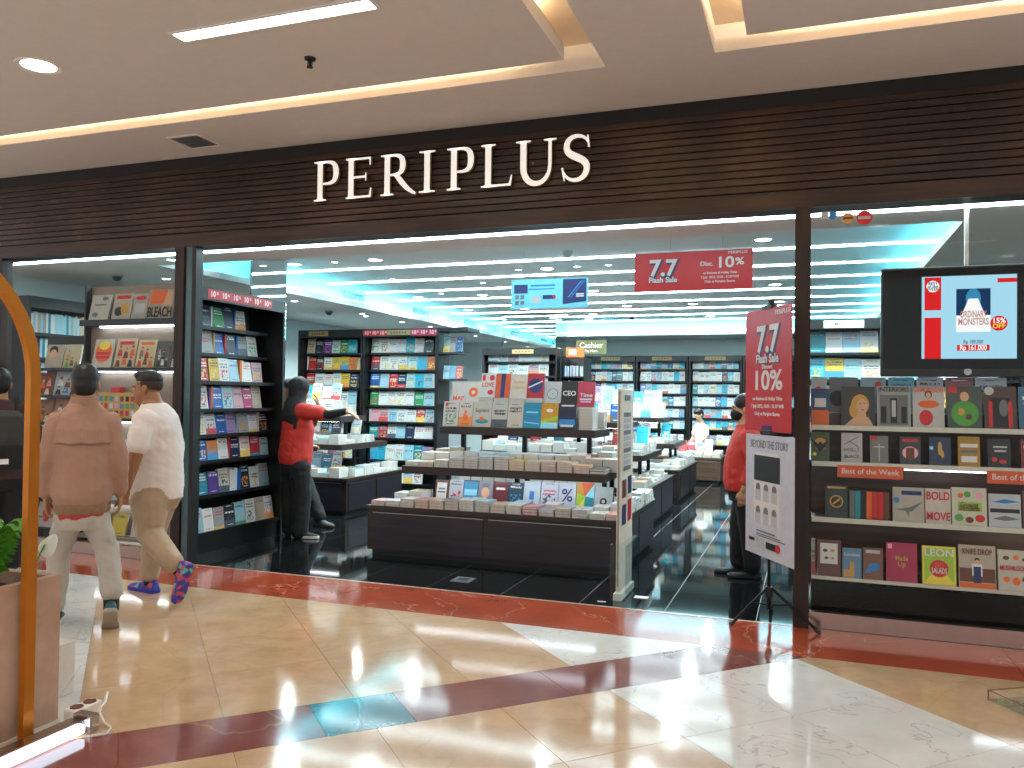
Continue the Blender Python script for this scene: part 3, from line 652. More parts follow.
# ---- bookcases A and B facing the entrance behind the left table
for nm, x0, x1, lab, sr in (('a', -7.32, -6.20, 'black bookcase between the left wall and the red strip bookcase', [(-0.02, 0.24)]), ('b', -6.19, -4.98, 'black bookcase with two red 10% strips on its header', [(-0.585, -0.29), (0.27, 0.585)])):
    cx = (x0+x1)/2; W = x1-x0
    bookcase(lab, cx, 5.0, 0, W, 2.43, 0.4, ZSH, [0.13, 0.13, 0.11, 0.11, 0.09, 0.09, 0.05, 0.02])
    MC = frame(cx, 5.0)
    rw = {'a': ['ckpwgqw', 'Wrkwyyoe', 'rwwwynbm', 'wwrlwlb', 'oryWw', 'rwnlw', 'oywrlw', 'wlwww'], 'b': ['wwwwqwk', 'rwwwlqo', 'blrnlqlW', 'gwwwwglW', 'WfflwwrlBW', 'trwlnwwbt', 'qqwwltvS', 'lwqwlw']}[nm]
    for i, (z, cols) in enumerate(zip(ZSH, rw)):
        rc = [0.13, 0.13, 0.11, 0.11, 0.09, 0.09, 0.05, 0.02][i]
        indiv = (nm == 'b' and i < 7) or (nm == 'a' and i < 2)
        row(MC, -W/2+0.05, W/2-0.04, rc+0.03, z, cols, ('%s shelf behind the left table' if nm == 'a' else '%s shelf under the red strips') % names8[i], 'books in the %s bookcase' % ('left wall' if nm == 'a' else 'red strip'), indiv=indiv, end='left wall', h=HB[i], w=0.145, tilt=8)
    for k, (a, b) in enumerate(sr):
        strip(MC, a if nm == 'b' else W/2-0.28, b if nm == 'b' else W/2-0.01, 2.335, -0.001, 0.075, 3, 'red strip of three 10% signs, ' + (['left end of the two strip header', 'right end of the two strip header'][k] if nm == 'b' else 'on the left wall bookcase'), size=0.05, cmat='strip_red' if (nm == 'a' or k == 0) else 'strip_pink') if False else None
plain('strip_pink', '#c9365c', 0.45)
strip(frame(-5.585, 5.0), -0.60, -0.21, 2.325, -0.001, 0.09, 3, 'red strip with three 10% signs beside the tan topic plate', size=0.075)
strip(frame(-5.585, 5.0), 0.18, 0.60, 2.325, -0.001, 0.09, 3, 'pink strip with three 10% signs at the aisle end of the header', 'strip_pink', 0.075)
def plate(x, y, z, w, h, label, txt, rz=0, mat='tan_sign', ink='ink_black', size=None, sub=None, cat='sign', name='topic_plate', group=None, bars=0):
    t = thing(name, label, cat, (x, y, z), rz, group)
    MB().box(-w/2, w/2, -0.006, 0, 0, h).build('panel', mat, t)
    if bars: prints(t, [('ink_brown', 'r', .2+.6*k_/(bars-1), .5, .036, .16) for k_ in range(bars)], w, h, y=-0.0066, name='lettering_print')
    if txt: text('lettering', txt, size or h*0.55, ink, t, (0, -0.0066, h*(0.5 if not sub else 0.62)), bold=0.01)
    if sub: text('small_lettering', sub, (size or h*0.5)*0.45, ink, t, (0, -0.0066, h*0.22), bold=0.01)
    return t
plate(-6.96, 5.0, 2.335, 0.34, 0.075, 'tan topic plate over the bookcase by the left wall', '', bars=6)
plate(-5.60, 5.0, 2.335, 0.38, 0.075, 'tan topic plate between the two discount strips', '', bars=6)
# end cap shelves on the right end of bookcase B
t = thing('end_shelf', 'small shelves on the aisle end of the red strip bookcase', 'shelf', (-4.955, 5.0, 0))
MB().box(-0.022, 0.0, 0.0, 0.4, 0, 2.43).build('end_panel', 'black_case', t)
for z in (2.08, 1.70, 1.36): MB().box(0.001, 0.30, 0.02, 0.38, z-0.02, z).build('shelf', 'charcoal', t)
MB().box(0.001, 0.46, -0.02, 0.42, 2.38, 2.43).build('canopy', 'charcoal', t)
ME = frame(-4.95, 5.05)
for i, ch in enumerate('lab'): book(ME, 0.07+0.1*i, 0.05, 2.0805, 0.09 if i == 2 else 0.1, 0.22, 0.02, ch, '%s book on the top end shelf beside the red strip bookcase' % PAL[ch][0], 'books on the end shelves')
for i, ch in enumerate('lqr'): book(ME, 0.07+0.1*i, 0.05, 1.7005, 0.095, 0.19, 0.02, ch, '%s book on the middle end shelf beside the red strip bookcase' % PAL[ch][0], 'books on the end shelves')
# ---- bookcase C in the middle distance, and the back wall
bookcase('dark bookcase in the middle of the shop beside the orange sign', -4.79, 8.0, 0, 1.40, 2.32, 0.4, ZSH[:], [0.1]*8)
MC = frame(-4.79, 8.0)
for i, z in enumerate(ZSH): row(MC, -0.64, 0.66, 0.13, z, ['wwaww', 'wlwwfw', 'nwlbrw', 'wwrlw', 'lwbww', 'wqww', 'rlww', 'wwww'][i]*2, '', '', indiv=False, w=0.19, h=HB[i], tilt=8)
plate(-4.72, 8.0, 2.22, 0.40, 0.075, 'tan topic plate on the bookcase beside the orange sign', '', bars=5)
t = thing('bookcase', 'narrow bookcase of spines in front of the back wall', 'bookcase', (-3.84, 8.1, 0))
MB().box(-0.22, -0.2, 0, 0.5, 0, 2.16).box(0.2, 0.22, 0, 0.5, 0, 2.16).build('side_panel', 'black_case', t)
MB().box(-0.2, 0.2, 0.48, 0.5, 0, 2.16).build('back_panel', 'charcoal', t)
for z in ZSH[1:]: MB().box(-0.199, 0.199, 0.05, 0.479, z-0.02, z).build('shelf', 'black_case', t)
MS = frame(-3.84, 8.1)
for z in ZSH[1:]: row(MS, -0.18, 0.18, 0.08, z, 'BWAWBWVWAWNWWA', '', '', indiv=False, h=0.19)
plain('orange_sign', '#d8692c', 0.5)
t = thing('round_sign', 'orange drum sign standing on the narrow bookcase', 'sign', (-3.84, 8.28, 2.161))
MB().lathe([(0.001, 0), (0.16, 0), (0.16, 0.17), (0.001, 0.17)], 28).build('drum', 'orange_sign', t, smooth=0.6)
prints(t, [('ink_white', 'r', .5+.13*(k_-2), .5, .045, .3) for k_ in range(5)], 0.22, 0.17, y=-0.161, name='lettering_print')
bx_ = [(-5.29, -4.53), (-4.51, -3.43), (-3.41, -2.32), (-2.30, -1.23), (-1.21, -0.15), (-0.13, 0.95), (0.97, 2.05)]
for k, (x0, x1) in enumerate(bx_):
    cx, W = (x0+x1)/2, x1-x0
    lab = ['dark bookcase at the back wall, half hidden by the narrow bookcase', 'dark back wall bookcase under the cashier sign', 'dark back wall bookcase between cashier sign and middle aisle', 'dark back wall bookcase behind the child in white', 'dark back wall bookcase behind the red poster', 'dark back wall bookcase behind the right post', 'dark back wall bookcase behind the magazine bookcase'][k]
    bookcase(lab, cx, 11.6, 0, W, 2.36, 0.38, ZSH, [0.1]*8, 'back wall bookcases')
    MC = frame(cx, 11.6)
    for i, z in enumerate(ZSH):
        if i > 6: continue
        row(MC, -W/2+0.06, W/2-0.05, 0.13, z, ''.join(random.choice('wwwwwlllqqqtbwavwlnwc') for _ in range(14)), '', '', indiv=False, w=0.115, h=min(0.215, HB[i]), tilt=8)
    if 1 <= k <= 4: plate(cx, 11.6, 2.265, 0.42, 0.075, 'tan topic plate over the %s back wall bookcase' % ['', 'cashier', 'middle', 'child', 'poster'][k], '', bars=5)
plain('cashier_green', '#5c5e3a', 0.5)
plate(-3.63, 8.6, 2.24, 0.56, 0.25, 'olive hanging sign reading Cashier near the back wall', 'Cashier', mat='cashier_green', ink='ink_white', size=0.14, sub='Pay Here', name='hanging_sign')
hs = bpy.data.objects.get('hanging_sign')
for s in (-0.2, 0.2): MB().cyl((s, -0.003, 0.25), (s, -0.003, ZU-2.24-0.001), 0.002, n=6).build('wire', 'alu', hs)
# ---- mirror columns
for lab, x0, x1, y0, y1 in (('mirror clad column behind the bookcase by the left post', -6.33, -5.68, 1.75, 2.4), ('mirror clad column behind the middle bookcase', -5.38, -4.33, 8.7, 9.4)):
    t = thing('mirror_column', lab, 'column', ((x0+x1)/2, (y0+y1)/2, 0)); w_, d_ = (x1-x0)/2, (y1-y0)/2
    MB().box(-w_+0.01, w_-0.01, -d_+0.01, d_-0.01, 0, ZU-0.002).build('core', 'charcoal', t)
    for a in range(4):
        half = w_ if a % 2 == 0 else d_; off = d_ if a % 2 == 0 else w_
        for (p, q) in ((-half+0.012, -0.001), (0.001, half-0.012)) if x1-x0 > 0.8 else ((-half+0.012, half-0.012),):
            MB().box(p, q, -off, -off+0.008, 0.01, ZU-0.004).build('mirror_panel', 'mirror', t, rot=(0, 0, a*math.pi/2))
# ================================================================== DISPLAY TABLES
def display_table(label, x0, x1, y0, y1, mid, top, group=None, wm='espresso', pm='espresso_panel'):
    """low island with two raised shelves; mid/top: (x0, x1, y0, y1, z) in world coordinates"""
    cx, cy = (x0+x1)/2, (y0+y1)/2; W, D = x1-x0, y1-y0
    t = thing('display_table', label, 'table', (cx, cy, 0), 0, group)
    MB().box(-W/2+0.05, W/2-0.05, -D/2+0.05, D/2-0.05, 0, 0.05).build('plinth', 'black_case', t)
    MB().box(-W/2+0.015, W/2-0.015, -D/2+0.015, D/2-0.015, 0.05, 0.41).build('body', wm, t)
    MB().box(-W/2, W/2, -D/2, D/2, 0.411, 0.45).build('table_top', wm, t, bevel=0.003)
    n = 2
    for sgn in (-1, 1):
        for k in range(n):
            a = -W/2+0.07+k*(W-0.1)/n; b = a+(W-0.1)/n-0.05
            MB().box(a, b, sgn*(D/2-0.015)-0.008*(sgn < 0), sgn*(D/2-0.015)+0.008*(sgn > 0), 0.06, 0.385).box(a, b, sgn*(D/2-0.007)-0.002, sgn*(D/2-0.007)+0.002, 0.385, 0.391, 1).build('front_panel', [pm, 'alu'], t)
            a = -D/2+0.07+k*(D-0.1)/n; b = a+(D-0.1)/n-0.05
            MB().box(sgn*(W/2-0.015)-0.008*(sgn < 0), sgn*(W/2-0.015)+0.008*(sgn > 0), a, b, 0.06, 0.385).build('side_panel', pm, t)
    for nm, sh, zb in (('middle_shelf', mid, 0.451), ('top_shelf', top, mid[4] if mid else 0)):
        if not sh: continue
        a, b, c, d, z = sh
        MB().box(a-cx, b-cx, c-cy, d-cy, z-0.07, z).build(nm, wm, t, bevel=0.003)
        for px in (a+0.12, (a+b)/2, b-0.12):
            for py in (((c+d)/2,) if d-c < 0.8 else (c+0.5, d-0.3)):
                MB().box(px-cx-0.02, px-cx+0.02, py-cy-0.02, py-cy+0.02, zb+0.0005, z-0.0705).build('post', 'black_metal', t)
        MB().box(a-cx+0.1, b-cx-0.1, c-cy+0.12, c-cy+0.15, z-0.0755, z-0.0705).build('shelf_light', 'led_shelf', t)
    return t
T1 = display_table('dark three tier display island at the entrance piled with books', -3.77, -1.41, 0.97, 2.6, (-3.53, -1.60, 1.2, 2.3, 0.80), (-3.25, -1.75, 1.42, 2.02, 1.165))
T2 = display_table('dark three tier display island behind the entrance display', -3.95, -1.63, 3.4, 5.25, (-3.75, -1.75, 3.65, 5.0, 0.80), (-3.4, -2.0, 3.9, 4.7, 1.165))
T3 = display_table('dark three tier display island in the middle of the shop', -3.95, -1.65, 6.0, 7.9, (-3.75, -1.8, 6.3, 7.6, 0.80), (-3.4, -2.0, 6.6, 7.3, 1.165))
T4 = display_table('brown wooden table of books in front of the child', -2.9, -1.36, 8.75, 9.7, None, None, wm='display_wood', pm='display_wood')
T5 = display_table('dark three tier display island left, in front of the bookcases with strips', -7.4, -5.15, 2.9, 4.35, (-7.2, -5.32, 3.05, 4.2, 0.84), (-7.0, -5.5, 3.3, 3.95, 1.18))
W0 = Matrix.Identity(4)
def pile(x, y, z, n, w, h, t, col, label, group, indiv=True, rz=0):
    for k in range(n):
        tk = t*random.uniform(0.9, 1.1); r_ = rz+random.uniform(-2, 2)
        if indiv: book(W0, x+random.uniform(-.003,.003), y+random.uniform(-.004,.004), z+0.0004, w, h, tk, col, label[k] if isinstance(label, list) else label % ORD[k], group, flat=True, rz=r_, me=SOFT)
        else: sbook(W0, x, y, z+0.0004, w, h, tk, col, flat=True, rz=r_)
        z += tk+0.0006
    return z
# --- island 1, table level: a front row of piles, a second row, then covers facing out
x = -3.72; k = 0
for col, n in zip('fwwseawlewraawws', (2, 2, 3, 3, 3, 4, 4, 4, 3, 3, 3, 2, 3, 3, 2, 2)):
    pile(x+0.068, 0.985, 0.45, n, 0.132, 0.19, 0.024, col, '%s paperback, %%s from bottom, %s pile from the gate on the entrance table' % (PAL[col][0], ORD[15-k]), 'piles on the entrance table'); x += 0.1455; k += 1
for j, (col, n) in enumerate(zip('wwlwcw', (4, 5, 4, 5, 4, 4))): pile(-1.49, 1.24+0.215*j, 0.45, n, 0.14, 0.2, 0.024, col, '', '', False)
x = -3.60
for col, n in zip('wewsrwcwlawwlw', (4, 5, 2, 2, 2, 3, 2, 2, 3, 2, 3, 2, 2, 3)):
    pile(x+0.068, 1.20, 0.45, n, 0.132, 0.19, 0.024, col, '', '', False); x += 0.1455
fo = [('h', 'white panel in a brown frame', 0.17), ('l', 'small lettering', 0.18), ('b', 'pale centre band', 0.17), ('a', 'round portrait shape', 0.18), ('r', 'dark red cover', 0.18), ('t', 'dark teal cover', 0.18), ('w', 'turquoise square', 0.20), ('w', 'plain cover', 0.2), ('w', 'percent sign', 0.2), ('y', 'coloured triangles', 0.21), ('w', 'round emblem', 0.18)]
x = -3.30
for i, (col, d_, h_) in enumerate(fo):
    w_ = 0.14 if i < 6 else 0.158; h_ += 0.035
    c_ = {'h': '#7a4a34', 'l': '#cfe2e4', 'b': '#4fb0dc', 'a': '#9aa2ae', 'r': '#7a2a34', 't': '#1d4c5c', 'y': '#e8a83a'}.get(col, '#dce9f2')
    o = book(W0, x+w_/2, 1.42, 0.4525, w_, h_, 0.022, c_, 'book with %s standing on the entrance table under its shelf' % d_, 'covers standing on the entrance table', tilt=14, me=HARDP if i in (0, 2, 3, 4, 6, 8, 9, 10) else HARD)
    sh = {0: [('ink_white', 'r', .5, .5, .36, .38), ('ink_grey', 'r', .5, .6, .25, .04), ('ink_grey', 'r', .5, .45, .28, .04)],
          2: [('ink_cyan', 'r', .5, .5, .45, .14)], 3: [('ink_skin', 'e', .5, .5, .28, .36), ('ink_grey', 'e', .5, .82, .3, .14)],
          4: [('ink_white', 'r', .5, .7, .32, .05)], 6: [('ink_blue', 'r', .5, .45, .14, .16)],
          9: [('ink_yellow', 'p', [(0, 0), (.45, 0), (.5, .5)]), ('ink_teal', 'p', [(.45, 0), (1, 0), (1, .45), (.5, .5)]), ('ink_lime', 'p', [(0, 0), (.5, .5), (0, .6)]), ('ink_orange', 'p', [(.25, 1), (1, 1), (.5, .5)]), ('ink_cyan', 'p', [(1, .45), (1, .95), (.5, .5)])],
          10: [('ink_black', 'e', .5, .4, .2, .2), ('ink_white', 'e', .5, .4, .1, .1)]}.get(i)
    if sh: attach(prints(o, sh, w_, h_), o, 0.022)
    if i == 8: attach(text('cover_lettering', '%', 0.16, 'ink_navy', None, (0, -0.001, h_*0.5), bold=0.01), o, 0.022)
    x += w_+0.008
# --- island 1, middle shelf
x = -3.50; k = 0
for col, n in zip('wewaalaycfesk', (2, 2, 3, 4, 4, 5, 5, 4, 4, 4, 4, 3, 2)):
    pile(x+0.07, 1.215, 0.80, n, 0.136, 0.2, 0.022, col, '%s paperback, %%s from bottom, %s pile from the gate on the middle shelf' % (PAL[col][0], ORD[12-k]), 'piles on the entrance middle shelf'); x += 0.147; k += 1
x = -3.44
for col, n in zip('wcyllqwwlwssw', (5, 5, 6, 6, 6, 6, 6, 6, 6, 6, 6, 5, 5)):
    pile(x+0.07, 1.43, 0.80, n, 0.136, 0.2, 0.022, col, '', '', False); x += 0.147
x = -3.4
for col in 'wlwawlwwlaww':
    pile(x+0.07, 1.66, 0.80, random.randint(5, 7), 0.136, 0.2, 0.022, col, '', '', False); x += 0.147
# --- island 1, top shelf: front row leaning, back row raised on piles
fr_ = [('#e8e2dc', 'red dot', 0.155), ('#e3ddd2', 'pink red figure', 0.14), ('#ddd6c4', 'a dark title over a boat shape', 0.185), ('#cfcfcd', 'black doodles', 0.155), ('#d8d4c8', 'number 21', 0.15), ('#1d9ac6', 'pale blue waves', 0.165), ('#dfa63c', 'yellow and blue landscape', 0.16), ('#2a3350', 'silver capitals on navy', 0.165)]
x = -3.235
for i, (c_, d_, w_) in enumerate(fr_):
    h_ = 0.235; o = book(W0, x+w_/2, 1.45, 1.1655, w_, h_, 0.024, c_, 'book with %s in front on the entrance top shelf' % d_, 'covers on the entrance top shelf', tilt=10, me=HARDP if i in (2, 5, 6, 7) else HARD)
    if i == 2: attach(text('cover_lettering', 'Sapiens', 0.05, 'ink_black', None, (0, -0.001, h_*0.66), width=0.14), o, 0.024)
    if i == 4: attach(text('cover_lettering', '21', 0.06, 'ink_black', None, (0, -0.001, h_*0.68)), o, 0.024)
    if i == 3: attach(text('cover_lettering', 'Free', 0.05, 'ink_black', None, (0, -0.001, h_*0.55)), o, 0.024)
    sh = {0: [('ink_red', 'e', .2, .88, .11, .11)], 1: [('ink_orange', 'e', .5, .35, .2, .22), ('ink_orange', 'e', .5, .58, .1, .12)], 2: [('ink_teal', 'e', .5, .22, .36, .12), ('ink_orange', 'e', .5, .32, .13, .1)],
          5: [('ink_cyan', 'r', .5, .62, .35, .03), ('ink_blue', 'r', .5, .3, .45, .06, 8), ('ink_cyan', 'r', .5, .2, .45, .02, -5)],
          6: [('ink_cyan', 'r', .5, .12, .49, .11), ('ink_lime', 'p', [(0, .2), (1, .35), (1, .5), (0, .3)]), ('ink_white', 'e', .5, .7, .2, .1)],
          7: [('ink_blue', 'r', .5, .25, .45, .12), ('ink_white', 'r', .5, .9, .36, .03), ('ink_white', 'r', .5, .12, .36, .04)]}.get(i)
    if sh: attach(prints(o, sh, w_, h_), o, 0.024)
    x += w_+0.004
bk_ = [('#e9e7e4', 'word MAP', 0.15, 'MAP', 'ink_orange'), ('#efece8', 'large red disc', 0.15, '', ''), ('#ecebe9', 'big red letters', 0.15, 'LOVE', 'ink_red'), ('#e8622a', 'purple stripe on orange', 0.15, '', ''), ('#e3ded0', 'a two word gold title', 0.165, 'Atomic\nHabits', 'ink_gold'), ('#c82f45', 'blue disc on red', 0.165, '', ''), ('#d7dad8', 'thin black ring', 0.165, '', ''), ('#303236', 'white capitals on black', 0.155, 'CEO', 'ink_white'), ('#cf4660', 'pink red title', 0.16, '\nTime', 'ink_white')]
x = -3.235
for i, (c_, d_, w_, tx, ink) in enumerate(bk_):
    zb = pile(x+w_/2, 1.60, 1.165, 11 if i in (2, 3, 4, 5) else 8, w_-0.006, 0.2, 0.024, 'w' if i != 3 else 'a', '', '', False)
    h_ = 0.235; o = book(W0, x+w_/2, 1.63+0.0, zb, w_, h_, 0.024, c_, 'book with %s raised at the back of the entrance top shelf' % d_, 'covers on the entrance top shelf', tilt=12, me=HARDP)
    if tx and '\n' not in tx: attach(text('cover_lettering', tx, 0.062, ink, None, (0, -0.001, h_*(0.3 if i == 0 else 0.5)), bold=0.02, width=w_*0.8), o, 0.024)
    elif tx:
        for q, s in [z_ for z_ in enumerate(tx.split('\n')) if z_[1]]: attach(text('cover_lettering', s, 0.05, ink, None, (0, -0.001, h_*(0.68-0.22*q)), bold=0.01, width=w_*0.75), o, 0.024)
    sh = {1: [('ink_orange', 'e', .5, .55, .32, .32), ('ink_white', 'e', .5, .55, .12, .12)], 2: [('ink_red', 'e', .75, .8, .18, .18), ('ink_red', 'r', .2, .8, .1, .12), ('ink_red', 'e', .7, .2, .2, .16)], 3: [('ink_navy', 'r', .5, .5, .14, .5)], 5: [('ink_navy', 'e', .5, .5, .42, .42), ('ink_white', 'r', .5, .55, .46, .025, 25)],
          6: [('ink_black', 'e', .5, .5, .31, .31), ('ink_dim', 'e', .5, .5, .285, .285), ('ink_black', 'e', .5, .5, .03, .03)], 8: [('ink_lilac', 'r', .5, .3, .36, .035), ('ink_lilac', 'r', .5, .2, .3, .02)]}.get(i)
    if sh: attach(prints(o, sh, w_, h_), o, 0.024)
    x += w_+0.002
pile(-1.835, 1.44, 1.165, 7, 0.12, 0.16, 0.026, 'w', '', '', False); pile(-1.835, 1.87, 1.165, 6, 0.12, 0.14, 0.026, 'q', '', '', False)
# --- the other islands: piles and covers standing, all as one mass of books
def fill(T, x0, x1, y0, y1, z, hmax, dens=1.0, face=True, cols='wwwwwwlllqaewwcsw'):
    ny = max(1, int((y1-y0)/0.225)); nx = int((x1-x0)/0.15)
    for j in range(ny):
        for i in range(nx):
            n = random.randint(2, hmax); c = random.choice(cols)
            zz = pile(x0+0.075+0.15*i, y0+0.01+0.225*j, z, n, 0.138, 0.205, 0.023, c, '', '', False)
            if face and j == ny//2 and random.random() < 0.8: sbook(W0, x0+0.075+0.15*i, y0+0.06+0.225*j, zz, 0.135, 0.2, 0.022, random.choice('wlqtbvwnacfr'), tilt=14)
for (x0, x1, y0, y1, mid, top) in ((-3.95, -1.63, 3.4, 5.25, (-3.75, -1.75, 3.65, 5.0, 0.80), (-3.4, -2.0, 3.9, 4.7, 1.165)), (-3.95, -1.65, 6.0, 7.9, (-3.75, -1.8, 6.3, 7.6, 0.80), (-3.4, -2.0, 6.6, 7.3, 1.165)), (-7.4, -5.15, 2.9, 4.35, (-7.2, -5.32, 3.05, 4.2, 0.84), (-7.0, -5.5, 3.3, 3.95, 1.18))):
    fill(None, x0+0.03, x1-0.02, y0+0.02, y0+0.26, 0.45, 5, face=False); fill(None, x1-0.34, x1-0.02, y0+0.26, y1-0.03, 0.45, 5, face=False)
    fill(None, x0+0.03, x1-0.34, y0+0.26, y0+0.72, 0.45, 3)
    fill(None, mid[0]+0.02, mid[1]-0.01, mid[2]+0.02, mid[3]-0.1, mid[4], 5)
    xx = top[0]+0.03
    while xx < top[1]-0.13:
        w_ = random.uniform(0.13, 0.15); sbook(W0, xx+w_/2, top[2]+0.03, top[4], w_, 0.215, 0.022, random.choice('wwlwqwtahwcb'), tilt=10)
        zz = pile(xx+w_/2, top[2]+0.19, top[4], random.randint(7, 9), w_-0.006, 0.2, 0.024, 'w', '', '', False)
        sbook(W0, xx+w_/2+random.uniform(-.004, .004), top[2]+0.2, zz, w_-0.004, 0.215, 0.022, random.choice('wwrwlwvbqyfw'), tilt=14, rz=random.uniform(-4, 4))
        pile(xx+w_/2, top[2]+0.42, top[4], random.randint(5, 9), w_-0.006, 0.2, 0.024, 'w', '', '', False); xx += w_+0.006
fill(None, -2.88, -1.37, 8.77, 9.65, 0.45, 4)
# ---- right aisle: magazine bookcase facing the entrance behind the window display
bookcase('wide dark magazine bookcase behind the right shop window', 1.1, 4.7, 0, 2.3, 2.42, 0.45, [2.02, 1.70, 1.38, 1.06, 0.74, 0.42, 0.12], [0.1]*7)
MC = frame(1.1, 4.7)
for i, z in enumerate((2.02, 1.70, 1.38, 1.06, 0.74)): row(MC, -1.09, 1.08, 0.14, z, ''.join(random.choice('wlaqbtywnlk') for _ in range(14)), '', '', indiv=False, w=0.2, h=0.27)
plain('pale_plate', '#cfc7a8', 0.5)
plate(0.41, 4.7, 2.31, 0.44, 0.09, 'pale topic plate reading Magazines behind the right window', 'Magazines', mat='pale_plate', size=0.05)
ML2 = frame(-7.55, 1.45, 0, R(90))
for z in [2.06, 1.80, 1.54, 1.28, 1.0, 0.7, 0.4]: row(ML2, -0.8, 0.8, 0.08, z, ''.join(random.choice('WLQWLTAEWNWL') for _ in range(60)), '', '', indiv=False, h=0.225)
# one mesh for all the books that are not built singly
me = bpy.data.meshes.new('book_mass'); me.from_pydata(SB['v'], [], SB['f'])
me.materials.append(MATS['cover_stuff']); me.materials.append(MATS['pages']); me.polygons.foreach_set('material_index', SB['m'])
uvl = me.uv_layers.new(name='UVMap'); uvl.data.foreach_set('uv', [q for p in SB['uv'] for q in p])
ca = me.color_attributes.new('Col', 'FLOAT_COLOR', 'CORNER'); ca.data.foreach_set('color', [q for p in SB['c'] for q in p])
sa = me.attributes.new('Seed', 'FLOAT', 'CORNER'); sa.data.foreach_set('value', SB['s'])
tag(ob('book_mass', me), 'books piled on the further islands and filling the distant bookcases', 'books', None, 'stuff')
# ================================================================== RIGHT WINDOW DISPLAY
plain('shelf_lip', '#c9c3b4', 0.35, 0.4); plain('gloss_black', '#0b0b0c', 0.1, 0.0, 0.22)
wood('window_wood', '#3a2417', '#573722', 0.4, 'X')
t = thing('window_shelving', 'brown stepped shelving behind the right window, four rows of books', 'shelving', (1.3, 0.1, 0))
MB().box(-1.26, 1.9, 0.02, 0.04, 0, 0.29).build('kick_panel', 'gloss_black', t)
for z, r in ((0.305, 0.02), (0.682, 0.05), (1.045, 0.08), (1.283, 0.10)):
    MB().box(-1.26, 1.9, r+0.012, 0.36, z-0.022, z-0.001).build('shelf', 'window_wood', t)
    MB().box(-1.26, 1.9, r, r+0.012, z-0.024, z+0.008).build('shelf_lip', 'shelf_lip', t)
MB().box(-1.26, 1.9, 0.36, 0.38, 0, 1.36).build('back_panel', 'window_wood', t)
for z, a, b in ((1.045, -0.70, -0.24), (1.045, 0.15, 1.7), (0.682, -0.30, 1.7)): MB().box(a, b, 0.13, 0.15, z-0.034, z-0.0235).build('shelf_light', 'led_shelf', t)
for s in (1.9,): MB().box(s, s+0.01, 0.02, 0.38, 0, 1.36).build('side_panel', 'window_wood', t)
WG = 'window covers'
def wbook(x0, x1, z, y, h, c, lab, shapes=(), texts=(), tilt=9, mag=False, t=0.02):
    w_ = x1-x0-0.006
    o = book(W0, (x0+x1)/2, y, z, w_, h, t if not mag else 0.008, c, lab, 'magazines in the right window' if mag else 'books in the right window', tilt=tilt, me=(MAGP if mag else HARDP) if (shapes or texts) else (MAG if mag else HARD), name='magazine' if mag else 'book', cat='magazine' if mag else 'book')
    tt = t if not mag else 0.008
    if shapes: attach(prints(o, shapes, w_, h), o, tt)
    for k, (s, fw_, v, ink, *sz) in enumerate(texts):
        attach(text('cover_lettering', s, w_*(sz[0] if sz else 0.24), ink, None, (0, -0.0045-0.0002*k, h*v), bold=0.015, width=w_*fw_), o, tt)
    return o
def portrait(hair, coat, u=.5, v=.5, s=1.0):
    return [(hair, 'e', u, v+.06, .24*s, .30*s), ('ink_skin', 'e', u, v, .17*s, .22*s), ('ink_skin', 'r', u, v-.2*s, .07*s, .08*s), (coat, 'e', u, v-.38*s, .36*s, .26*s)]
z1, y1 = 1.284, 0.225
wbook(0.028, 0.152, z1, y1, 0.25, '#2f4f86', 'blue and orange magazine beside the right entrance post', [('ink_orange', 'r', .5, .22, .45, .2), ('ink_white', 'r', .5, .62, .3, .12)], (), mag=True)
wbook(0.217, 0.427, z1, y1, 0.265, '#3a3836', 'dark magazine with a blonde portrait', [('ink_gold', 'e', .56, .55, .27, .33), ('ink_gold', 'e', .4, .4, .16, .25), ('ink_skin', 'e', .62, .52, .17, .22), ('ink_skin', 'p', [(.5, .4), (.72, .4), (.75, .2), (.45, .2)]), ('ink_skin', 'p', [(.1, .02), (.95, .02), (.8, .24), (.4, .24)]), ('ink_brown', 'e', .56, .57, .03, .015), ('ink_brown', 'e', .69, .57, .03, .015), ('ink_red', 'e', .64, .42, .04, .018)], [('ELLE', .7, .91, 'ink_white')][:0], mag=True)
wbook(0.433, 0.638, z1, y1, 0.27, '#b9bdb6', 'pale grey magazine with black capitals and a dim doorway', [('ink_grey', 'r', .5, .42, .42, .36), ('ink_black', 'r', .5, .4, .1, .3), ('ink_dim', 'r', .5, .45, .06, .2), ('ink_black', 'r', .2, .3, .08, .2), ('ink_black', 'r', .8, .3, .08, .2)], [('INTERIORS', .9, .91, 'ink_black', .2)], mag=True)
wbook(0.644, 0.831, z1, y1, 0.265, '#d9dcdc', 'white magazine with a long orange title and orange dress figure', [('ink_orange', 'e', .5, .58, .34, .14), ('ink_red', 'e', .42, .25, .22, .28), ('ink_brown', 'e', .5, .82, .12, .14), ('ink_skin', 'e', .5, .8, .08, .1)], [('COSMOPOLITAN', .94, .93, 'ink_orange')], mag=True)
wbook(0.843, 1.042, z1, y1, 0.27, '#4c5f5c', 'grey green magazine with a man in a camouflage shirt', [('ink_red', 'r', .16, .92, .13, .07), ('ink_brown', 'e', .5, .84, .17, .14), ('ink_skin', 'e', .5, .76, .13, .16), ('ink_green', 'e', .5, .36, .4, .42), ('ink_gold', 'e', .4, .4, .1, .12), ('ink_brown', 'e', .62, .28, .1, .1)], mag=True)
wbook(1.048, 1.231, z1, y1, 0.27, '#59413e', 'dark red magazine with two figures and a white disc', [('ink_dim', 'e', .16, .9, .15, .15), ('ink_black', 'r', .5, .4, .3, .34), ('ink_red', 'r', .2, .35, .06, .3), ('ink_red', 'r', .8, .35, .06, .3), ('ink_grey', 'e', .6, .5, .14, .3)], mag=True)
